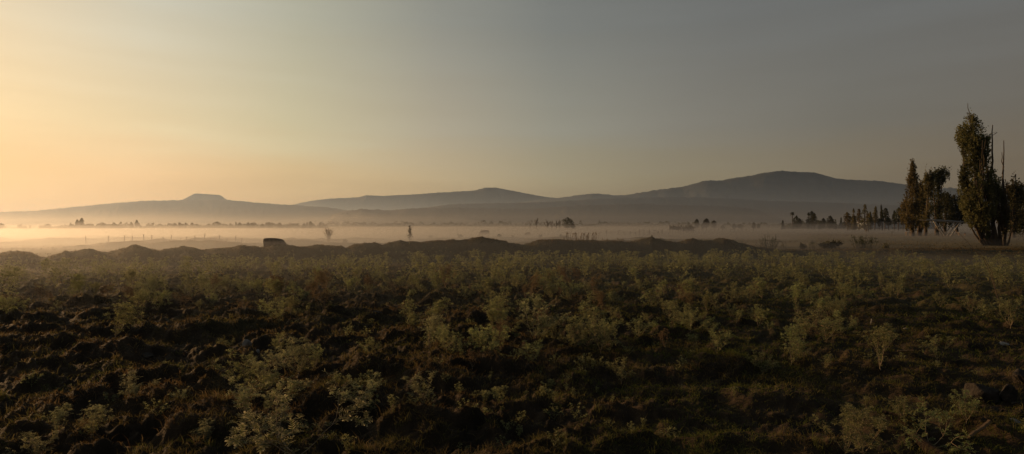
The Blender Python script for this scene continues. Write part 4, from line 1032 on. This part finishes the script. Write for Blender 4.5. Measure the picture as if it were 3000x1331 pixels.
# ------------------------------------------------------------------ fences
def fence(label, posts, D, hgt_of, wires, rad, leans=None, group=None):
    x0 = X(posts[0][0], D); t = thing('wire_fence', label, 'fence', (x0, D, gz(x0, D))); zb = gz(x0, D); pts = []
    for k, p in enumerate(posts):
        px, top = p[0], p[1]; d = p[2] if len(p) > 2 else D; x = X(px, d); g = gz(x, d); ztop = H(top, d); lean = (p[3] if len(p) > 3 else random.gauss(0, 0.03))
        m_ = MB(); hh = ztop - g
        m_.tube([(x - x0, d - D, g - zb - 0.2), (x - x0 + lean * 0.5, d - D, g - zb + hh * 0.5), (x - x0 + lean, d - D, g - zb + hh)], [rad, rad * 0.95, rad * 0.85], 6)
        m_.build('post', M_post, t, smooth=True); pts.append((x - x0, d - D, g - zb, hh))
    for f in wires:
        m_ = MB(); Q = []
        for i in range(len(pts) - 1):
            a, b = pts[i], pts[i + 1]
            for s in range(4):
                u = s / 4; Q.append((a[0] + (b[0] - a[0]) * u, a[1] + (b[1] - a[1]) * u + rad, (a[2] + f * min(a[3], 1.25)) * (1 - u) + (b[2] + f * min(b[3], 1.25)) * u - 0.12 * u * (1 - u)))
        Q.append((pts[-1][0], pts[-1][1] + rad, pts[-1][2] + f * min(pts[-1][3], 1.25)))
        m_.tube(Q, 0.006, 3); m_.build('wire', M_wire, t)
    return t
fence('long wire fence with thin uneven posts in the dense mist, one leaning', [(252, 690, 57), (318, 690, 57), (365, 689, 57), (388, 690, 57), (422, 686, 57), (444, 688, 57), (478, 693, 57), (500, 689, 57), (528, 697, 57), (548, 693, 57), (570, 690, 57), (594, 684, 57, 0.22), (617, 697, 57), (643, 688, 57), (666, 698, 57), (690, 690, 57), (706, 697, 58)], 57, None, (0.35, 0.65, 0.92), 0.036)
fence('wire fence of dark posts across the misty field behind the reed clump', [(1694, 681, 100), (1714, 679, 102), (1777, 674, 104), (1790, 677, 106), (1813, 674, 108), (1828, 678, 108), (1847, 677, 109), (1861, 680, 110), (1874, 673, 110), (1887, 681, 112), (1902, 673, 113), (1916, 681, 114), (1928, 677, 116), (1940, 673, 118)], 104, None, (0.4, 0.75), 0.055)
fence('low wire fence with many short posts right of the cattle pen', [(2036 + 11.5 * k, 669 + (k % 3) * 1.2, 190 - k * 0.6) for k in range(16)], 190, None, (0.5, 0.85), 0.055)

# ------------------------------------------------------------------ cattle pen, shed, white frame, small things
def cattle_pen():
    D = 170.0; x0 = X(1997, D); t = thing('cattle_pen', 'dark ragged cattle pen of stakes and boards in the far mist', 'pen', (x0, D, 0)); r = np.random.default_rng(4)
    def xx(px): return X(px, D) - x0
    for a, b, zt, zb_ in ((1961, 1993, H(664, D), H(672, D)), (1994, 2033, H(663.5, D), H(677, D))):
        for k in range(3):
            m_ = MB(); z = zb_ + (zt - zb_) * (k + 0.5) / 3; m_.box(((xx(a) + xx(b)) / 2 + r.normal(0, 0.2), 0.04 * k, z + r.normal(0, 0.04)), ((xx(b) - xx(a)) * r.uniform(0.8, 1.0), 0.06, (zt - zb_) / 3 * 0.5)); m_.build('board', M_pen, t)
    for px, tp in ((1962, 658), (1970, 664), (1980, 661), (1987, 658), (1994, 663), (2002, 662), (2010, 661), (2018, 660), (2026, 657), (2032, 663)):
        m_ = MB(); m_.tube([(xx(px), -0.12, -0.2), (xx(px), -0.12, H(tp, D) * 0.6), (xx(px) + r.normal(0, 0.05), -0.12, H(tp, D))], [0.12, 0.11, 0.09], 6); m_.build('stake', M_pen, t, smooth=True)
    P = np.stack([r.uniform(xx(1964), xx(2032), 420), r.uniform(0.1, 1.2, 420), r.uniform(1.1, 2.3, 420) * (0.8 + 0.25 * r.uniform(0, 1, 420))], 1)
    P = P[noise3(P, 0.8, 5) > 0.42]
    V, F, T = leaf_cloud(P, 0.3, 6); mk('brush', V, F, M_crown_dark, t, tint=T)
cattle_pen()

def white_shed():
    D = 340.0; xa, xb = X(2540, D), X(2745, D); x0 = (xa + xb) / 2; L = xb - xa; zt = H(652.5, D)
    t = thing('long_shed', 'long low white shed with a flat pale roof behind the rusty trees', 'shed', (x0, D, 0))
    m_ = MB(); m_.box((0, 5, zt / 2 - 0.2), (L, 10, zt + 0.2)); m_.build('wall', M_wall, t)
    m_ = MB(); V = [(-L / 2 - 0.4, -0.6, zt), (L / 2 + 0.4, -0.6, zt), (L / 2 + 0.4, 5, zt + 0.9), (-L / 2 - 0.4, 5, zt + 0.9), (L / 2 + 0.4, 10.6, zt), (-L / 2 - 0.4, 10.6, zt)]
    V += [(a, b, c - 0.25) for a, b, c in V]
    m_.add(V, [(0, 1, 2, 3), (3, 2, 4, 5), (6, 9, 8, 7), (9, 11, 10, 8), (0, 6, 7, 1), (4, 10, 11, 5), (0, 3, 9, 6), (3, 5, 11, 9), (1, 7, 8, 2), (2, 8, 10, 4)]); m_.build('roof', M_roof, t)
    for k in range(9):
        m_ = MB(); m_.box((-L / 2 + L * (k + 0.5) / 9, -0.03, 0.8), (L / 9 * 0.6, 0.05, 1.5)); m_.build('window', M_dark, t)
white_shed()

def white_frame():
    D = 116.0; x0 = X(2783, D); t = thing('metal_frame', 'white metal frame of slanted struts under a long tilted top rail', 'metal frame', (x0, D, 0))
    def P(px, py, dy): return (X(px, D) - x0, dy, H(py, D))
    zb = 0.0
    m_ = MB(); m_.tube([P(2716, 643.5, 0), P(2832, 651, 0)], 0.15, 8); m_.build('top_rail', M_white, t, smooth=True)
    m_ = MB(); m_.tube([P(2724, 643.5, 3.0), P(2822, 651, 3.0)], 0.07, 8); m_.build('top_rail', M_white, t, smooth=True)
    for k, (a, b, dy) in enumerate(((2737, 2772, 0), (2748, 2778, 1.4), (2757, 2783, 3.0))):
        m_ = MB(); m_.tube([P(a, 645, dy), P(b, 692, dy)[:2] + (-0.05,)], 0.12 if k == 0 else 0.085, 6); m_.build('strut', M_white, t, smooth=True)
    for k, (a, b, dy) in enumerate(((2815, 2784, 0), (2822, 2789, 1.4), (2828, 2795, 3.0))):
        m_ = MB(); m_.tube([P(a, 650, dy), P(b, 692, dy)[:2] + (-0.05,)], 0.12 if k == 0 else 0.085, 6); m_.build('strut', M_white, t, smooth=True)
    m_ = MB(); m_.tube([P(2768, 685, 0), P(2790, 684, 0)], 0.06, 6); m_.build('cross_bar', M_white, t, smooth=True)
    m_ = MB(); m_.tube([P(2737, 645, 0), P(2757, 645, 3.0)], 0.05, 6); m_.build('cross_bar', M_white, t, smooth=True)
    m_ = MB(); m_.tube([P(2815, 650, 0), P(2828, 650, 3.0)], 0.05, 6); m_.build('cross_bar', M_white, t, smooth=True)
white_frame()

def small_table(name, label, cat, px, py_top, wpx, D, mat, legs=True):
    x = X(px, D); w = wpx / FX * D; zt = H(py_top, D); t = thing(name, label, cat, (x, D, 0))
    m_ = MB(); m_.box((0, 0, zt), (w, 0.7, 0.07)); m_.build('top', mat, t)
    for sx in (-0.4, 0.4):
        m_ = MB(); m_.box((sx * w, 0, zt / 2 - 0.09), (0.09, 0.5, zt + 0.1)); m_.build('leg', M_post, t)
small_table('bench', 'small bench with a sunlit pale top at the foot of the first grove poplar', 'bench', 2661, 680.5, 14, 125, M_stick)
small_table('feeding_rack', 'pale feeding rack standing between the white metal frame and the tallest poplar', 'rack', 2818, 682, 22, 120, M_white)
def tpost():
    D = 108.0; x = X(2613, D); t = thing('t_post', 'thin dark post with a short crossbar on the field before the long white shed', 'post', (x, D, 0)); zt = H(680, D)
    m_ = MB(); m_.tube([(0, 0, -0.2), (0, 0, zt * 0.5), (0.02, 0, zt)], 0.035, 6); m_.build('post', M_post, t)
    m_ = MB(); m_.box((0.1, 0, zt + 0.03), (0.62, 0.07, 0.05)); m_.build('crossbar', M_post, t)
tpost()
def drum():
    D = 175.0; x = X(2540, D); t = thing('oil_drum', 'pale upright drum in the field mist before the long white shed', 'drum', (x, D, 0)); hh = H(672, D)
    m_ = MB(); m_.tube([(0, 0, -0.05), (0, 0, hh * 0.33), (0, 0, hh * 0.35), (0, 0, hh * 0.66), (0, 0, hh * 0.68), (0, 0, hh)], [0.4, 0.4, 0.42, 0.4, 0.42, 0.4], 14); m_.build('barrel', M_post, t)
    m_ = MB(); m_.tube([(-0.05, -0.43, hh * 0.1), (-0.05, -0.43, hh * 0.95)], [0.1, 0.1], 6); m_.build('pale_pipe', M_white, t)
drum()

# ------------------------------------------------------------------ animals
def beast(name, label, px, D, length, height, mat, rotz, group=None, grazing=True, cat='cow'):
    x = X(px, D); z0 = gz(x, D); m_ = MB(); L = length; Hh = height; b = Hh * 0.52
    m_.tube([(-L * .5, 0, Hh * .80), (-L * .42, 0, Hh * .76), (-L * .2, 0, Hh * .70), (L * .1, 0, Hh * .66), (L * .3, 0, Hh * .68), (L * .44, 0, Hh * .74), (L * .5, 0, Hh * .76)],
            [Hh * .08, Hh * .19, Hh * .235, Hh * .265, Hh * .25, Hh * .19, Hh * .1], 12)
    if grazing:
        m_.tube([(L * .42, 0, Hh * .76), (L * .58, 0, Hh * .58), (L * .68, 0, Hh * .36)], [Hh * .15, Hh * .115, Hh * .09], 10)
        m_.tube([(L * .66, 0, Hh * .40), (L * .70, 0, Hh * .26), (L * .75, 0, Hh * .08), (L * .76, 0, Hh * .04)], [Hh * .08, Hh * .10, Hh * .065, Hh * .045], 10)
        for s in (-1, 1): m_.tube([(L * .66, s * Hh * .08, Hh * .36), (L * .65, s * Hh * .19, Hh * .34)], [Hh * .035, Hh * .015], 5)
    else:
        m_.tube([(L * .42, 0, Hh * .76), (L * .58, 0, Hh * .88), (L * .64, 0, Hh * .96)], [Hh * .15, Hh * .11, Hh * .09], 10)
        m_.tube([(L * .60, 0, Hh * .99), (L * .72, 0, Hh * .93), (L * .84, 0, Hh * .84)], [Hh * .08, Hh * .085, Hh * .05], 10)
    for s in (-1, 1):
        m_.tube([(L * .34, s * Hh * .12, Hh * .60), (L * .35, s * Hh * .12, Hh * .30), (L * .34, s * Hh * .12, Hh * .08), (L * .35, s * Hh * .12, -0.02)], [Hh * .09, Hh * .05, Hh * .035, Hh * .045], 8)
        m_.tube([(-L * .36, s * Hh * .12, Hh * .66), (-L * .30, s * Hh * .13, Hh * .45), (-L * .41, s * Hh * .12, Hh * .28), (-L * .38, s * Hh * .12, Hh * .08), (-L * .37, s * Hh * .12, -0.02)], [Hh * .13, Hh * .085, Hh * .045, Hh * .035, Hh * .045], 8)
    m_.tube([(-L * .49, 0, Hh * .82), (-L * .54, 0, Hh * .6), (-L * .53, 0, Hh * .34)], [Hh * .03, Hh * .018, Hh * .03], 5)
    o = m_.build(name, mat, None, smooth=True)
    rm = o.modifiers.new('join', 'REMESH'); rm.mode = 'VOXEL'; rm.voxel_size = Hh * 0.035; rm.use_smooth_shade = True
    dg = bpy.context.evaluated_depsgraph_get(); me = bpy.data.meshes.new_from_object(o.evaluated_get(dg)); o.modifiers.clear(); old = o.data; o.data = me; bpy.data.meshes.remove(old)
    if not len(me.materials): me.materials.append(mat)
    o.location = (x, D, z0); o.rotation_euler = (0, 0, rotz)
    return tag(o, label, cat, group)
beast('cow', 'larger cow grazing in the mist behind the middle mound', 1421, 96, 1.35, 1.32, M_hide, PI * 0.97)
beast('cow', 'smaller calf grazing in the mist right of the larger cow', 1547, 100, 0.85, 0.95, M_hide, PI * 0.85)
for k, (px, lb) in enumerate([(1818, 'small dark grazing animal in the far mist beside the third tall fence post'), (1885, 'small dark grazing animal in the far mist, middle one behind the fence'), (1917, 'small dark grazing animal in the far mist, nearest to the cattle pen'), (1488, 'tiny dark grazing animal alone in the far mist between cow and calf')]):
    beast('sheep', lb, px, 205, 0.95, 0.85, M_fleece, [0.2, 2.9, 0.1, 3.0][k], None, True, 'sheep')

# ------------------------------------------------------------------ stones, sticks, log
def rock(name, label, x, y, size, mat, seed, sink=0.25, cat='rock', cuts=6, group=None):
    import bmesh
    r = np.random.default_rng(seed); bm = bmesh.new(); bmesh.ops.create_icosphere(bm, subdivisions=4, radius=1.0)
    planes = [(norm(r.normal(0, 1, 3)), r.uniform(0.45, 0.8)) for _ in range(cuts * 2)]
    for v in bm.verts:
        p = np.array(v.co)
        for nn, d in planes:
            k = p @ nn
            if k > d: p = p - nn * (k - d) * 0.92
        q = p * 1.0; p = p * (1 + 0.30 * (float(fbm([q[0] * 2.6 + seed], [q[1] * 2.6 + q[2] * 2.1], seed, 4, 0.6)[0]) - 0.5))
        v.co = (p[0] * size[0] / 2, p[1] * size[1] / 2, p[2] * size[2] / 2)
    me = bpy.data.meshes.new(name); bm.to_mesh(me); bm.free(); me.materials.append(mat)
    me.polygons.foreach_set('use_smooth', np.ones(len(me.polygons), dtype=bool))
    o = bpy.data.objects.new(name, me); COL.objects.link(o); o.location = (x, y, gz(x, y) + size[2] * (0.5 - sink)); o.rotation_euler = (0, 0, r.uniform(0, 6.28) if cuts < 9 else 0)
    return tag(o, label, cat, group)

# the squared boulder on the crest of the mounds: outline taken from the enlargement, given real depth
def boulder():
    import bmesh
    D = 32.6; x0 = X(806, D); out = [(778, 726), (776, 706), (777, 699), (780, 697.5), (795, 697), (812, 698), (822, 700), (828, 703), (832, 709), (836, 716), (838, 726)]
    z0 = gz(x0, D); pts = [(X(a, D) - x0, H(b, D) - z0) for a, b in out]; pts[0] = (pts[0][0], -0.3); pts[-1] = (pts[-1][0], -0.3)
    bm = bmesh.new(); dep = 0.7; layers = []
    cx, cz = 0.0, 0.2
    for t, s in ((-0.5, 0.80), (-0.44, 0.93), (-0.25, 1.0), (0.2, 0.98), (0.42, 0.9), (0.5, 0.75)):
        layers.append([bm.verts.new((cx + (a - cx) * s, t * dep, cz + (b - cz) * s)) for a, b in pts])
    for A, B in zip(layers[:-1], layers[1:]):
        for i in range(len(pts)): bm.faces.new((A[i], A[(i + 1) % len(pts)], B[(i + 1) % len(pts)], B[i]))
    bm.faces.new(layers[0][::-1]); bm.faces.new(layers[-1])
    bmesh.ops.recalc_face_normals(bm, faces=bm.faces)
    bmesh.ops.triangulate(bm, faces=[f for f in bm.faces if len(f.verts) > 4])
    bmesh.ops.subdivide_edges(bm, edges=bm.edges, cuts=2, use_grid_fill=True)
    for v in bm.verts:
        p = v.co; n_ = 0.05 * (float(fbm([p.x * 5], [p.z * 5 + p.y * 3], 8, 3)[0]) - 0.5); v.co = p + Vector((n_, n_, n_ * 0.6))
    me = bpy.data.meshes.new('boulder'); bm.to_mesh(me); bm.free(); me.materials.append(M_boulder)
    me.polygons.foreach_set('use_smooth', np.ones(len(me.polygons), dtype=bool))
    o = bpy.data.objects.new('boulder', me); COL.objects.link(o); o.location = (x0, D, z0)
    tag(o, 'squared dark boulder with a rounded top standing on the left mounds', 'boulder')
boulder()

ROCKS = [(2870, 1175, 0.34, 0.26, 'biggest dark rock with a flat sunlit left face at the right edge', M_rock, 0.22), (2950, 1172, 0.22, 0.22, 'craggy tall rock right of the biggest dark rock', M_rock, 0.2), (2985, 1150, 0.20, 0.2, 'rough rock at the right edge above the craggy tall rock', M_rock, 0.2),
    (2827, 1205, 0.11, 0.09, 'small rock just left below the biggest dark rock', M_rock, 0.2), (2860, 1198, 0.10, 0.06, 'flat small rock directly below the biggest dark rock', M_rock, 0.2), (2912, 1200, 0.10, 0.08, 'small brown rock below the craggy tall rock', M_rock, 0.2),
    (2935, 1205, 0.05, 0.07, 'narrow upright stone below the craggy tall rock', M_rock, 0.2), (2975, 1192, 0.09, 0.05, 'low rock beside the right edge under the rough rock', M_rock, 0.25), (2992, 1214, 0.06, 0.06, 'small round stone at the right edge', M_rock, 0.2), (2880, 1228, 0.06, 0.05, 'small clod below the flat small rock', M_rock, 0.2),
    (722, 1030, 0.13, 0.12, 'pale stone among the weeds behind the upright frosted weed', M_palestone, 0.3), (752, 1030, 0.10, 0.08, 'smaller pale stone right next to the first pale stone', M_palestone, 0.3), (2975, 1245, 0.10, 0.05, 'pale grey stone at the right edge near the bottom', M_palestone, 0.3),
    (1105, 925, 0.30, 0.15, 'grey flat stone in the weed belt left of the wide curled weed', M_rock, 0.3), (425, 1030, 0.22, 0.12, 'grey stone between grassy clods on the left', M_rock, 0.35), (2180, 692, 0.35, 0.3, 'tiny white lump lying far out on the dry field', M_palestone, 0.3),
    (2728, 842, 0.28, 0.06, 'flat pale stone in the grass near the right edge', M_palestone, 0.3), (2655, 964, 0.10, 0.04, 'small flat pale stone above the split stick', M_palestone, 0.3), (2937, 1016, 0.18, 0.05, 'flat pale stone right of the sparse weed', M_palestone, 0.3)]
for k, (px, py, w, hh, lb, mt, sk) in enumerate(ROCKS):
    x, y = at_base(px, py); rock('rock' if mt is M_rock else 'stone', lb, x, y, (w, w * 0.85, hh * 1.15), mt, 900 + k, sk)

def stick(name, label, a, b, r0, r1, mat, zoff=(0.03, 0.03), cat='stick', k=6, rough=0.15, branch=False):
    (xa, ya), (xb, yb) = a, b; za, zb = gz(xa, ya) + zoff[0], gz(xb, yb) + zoff[1]
    r = np.random.default_rng(int(abs(xa * 1000)) + 3); m_ = MB(); P = []; R_ = []; n = 9
    for i in range(n):
        t = i / (n - 1); P.append(np.array([(xb - xa) * t, (yb - ya) * t, (zb - za) * t]) + r.normal(0, r0 * rough, 3)); R_.append((r0 + (r1 - r0) * t) * r.uniform(1 - rough, 1 + rough))
    m_.tube(P, R_, k)
    if branch: m_.tube([P[2], P[2] + np.array([-0.03, 0.02, 0.05]), P[2] + np.array([-0.05, 0.03, 0.12])], [r0 * 0.5, r0 * 0.4, r0 * 0.2], 5)
    o = m_.build(name, mat, None, smooth=False); o.location = (xa, ya, za)
    return tag(o, label, cat)
stick('log', 'weathered split log lying at the bottom edge under the yellow-green weed', at_base(2650, 1285), at_base(2830, 1365), 0.035, 0.050, M_log, (0.0, -0.02), 'log', 10, 0.1)
stick('split_stick', 'sunlit split stick lying below the big dark rock', at_base(2838, 1298), at_base(2900, 1286), 0.014, 0.017, M_stick, (0.05, 0.05))
stick('split_stick', 'pale split stick lying right of the tall thin leaning weed', at_base(2628, 1038), at_base(2678, 1036), 0.014, 0.011, M_stick, (0.04, 0.04))
stick('split_stick', 'short reddish stick behind the weathered log', at_base(2585, 1254), at_base(2632, 1266), 0.015, 0.012, M_log, (0.05, 0.06))
stick('split_stick', 'thin pale stick lying right of the round weed in green grass', at_base(2402, 964), at_base(2428, 968), 0.010, 0.008, M_stick, (0.04, 0.04))
sx, sy = at_base(1008, 1232)
stick('wooden_stake', 'short upright broken wooden stake on dark soil right of the largest weed', (sx, sy), (sx + 0.015, sy + 0.02), 0.013, 0.008, M_stick, (-0.03, 0.125), 'stake', 5)
sx, sy = at_base(2552, 950)
stick('wooden_stake', 'tiny pale stake in short grass beyond the round weed', (sx, sy), (sx + 0.01, sy), 0.011, 0.010, M_palestone, (-0.03, 0.09), 'stake', 5)

GROUPS = {'spiny_weed': 'weeds standing out of the field', 'rock': 'dark rocks lying in the grass', 'stone': 'pale stones lying in the field', 'split_stick': 'sticks lying in the grass', 'wooden_stake': 'stakes standing in the field',
          'weed_stalks': 'stalk clumps along the field edge', 'reed_clump': 'dry reeds on the long mound', 'low_shrub': 'low shrubs along the field edge', 'misty_shrub': 'misty shrubs behind the mounds', 'poplar': 'poplars around the white metal frame',
          'broadleaf_tree': 'dark leafy trees around the tallest poplar', 'cow': 'cattle grazing in the mist', 'sheep': 'small animals grazing in the far mist', 'wire_fence': 'wire fences across the misty field', 'bent_stem': 'thin stems near the right edge'}
for o in scene.objects:
    if o.parent is None and 'category' in o and 'group' not in o and o.name.split('.')[0] in GROUPS: o['group'] = GROUPS[o.name.split('.')[0]]

# ------------------------------------------------------------------ render settings
scene.view_settings.view_transform = 'Standard'; scene.view_settings.look = 'None'; scene.view_settings.exposure = 0; scene.view_settings.gamma = 1
scene.render.engine = 'CYCLES'
c = scene.cycles
c.use_denoising = True; c.use_adaptive_sampling = False
try: c.denoiser = 'OPENIMAGEDENOISE'
except Exception: pass
c.max_bounces = 6; c.diffuse_bounces = 3; c.transmission_bounces = 3; c.transparent_max_bounces = 64; c.volume_bounces = 1
c.caustics_reflective = False; c.caustics_refractive = False
c.sample_clamp_indirect = 3.0
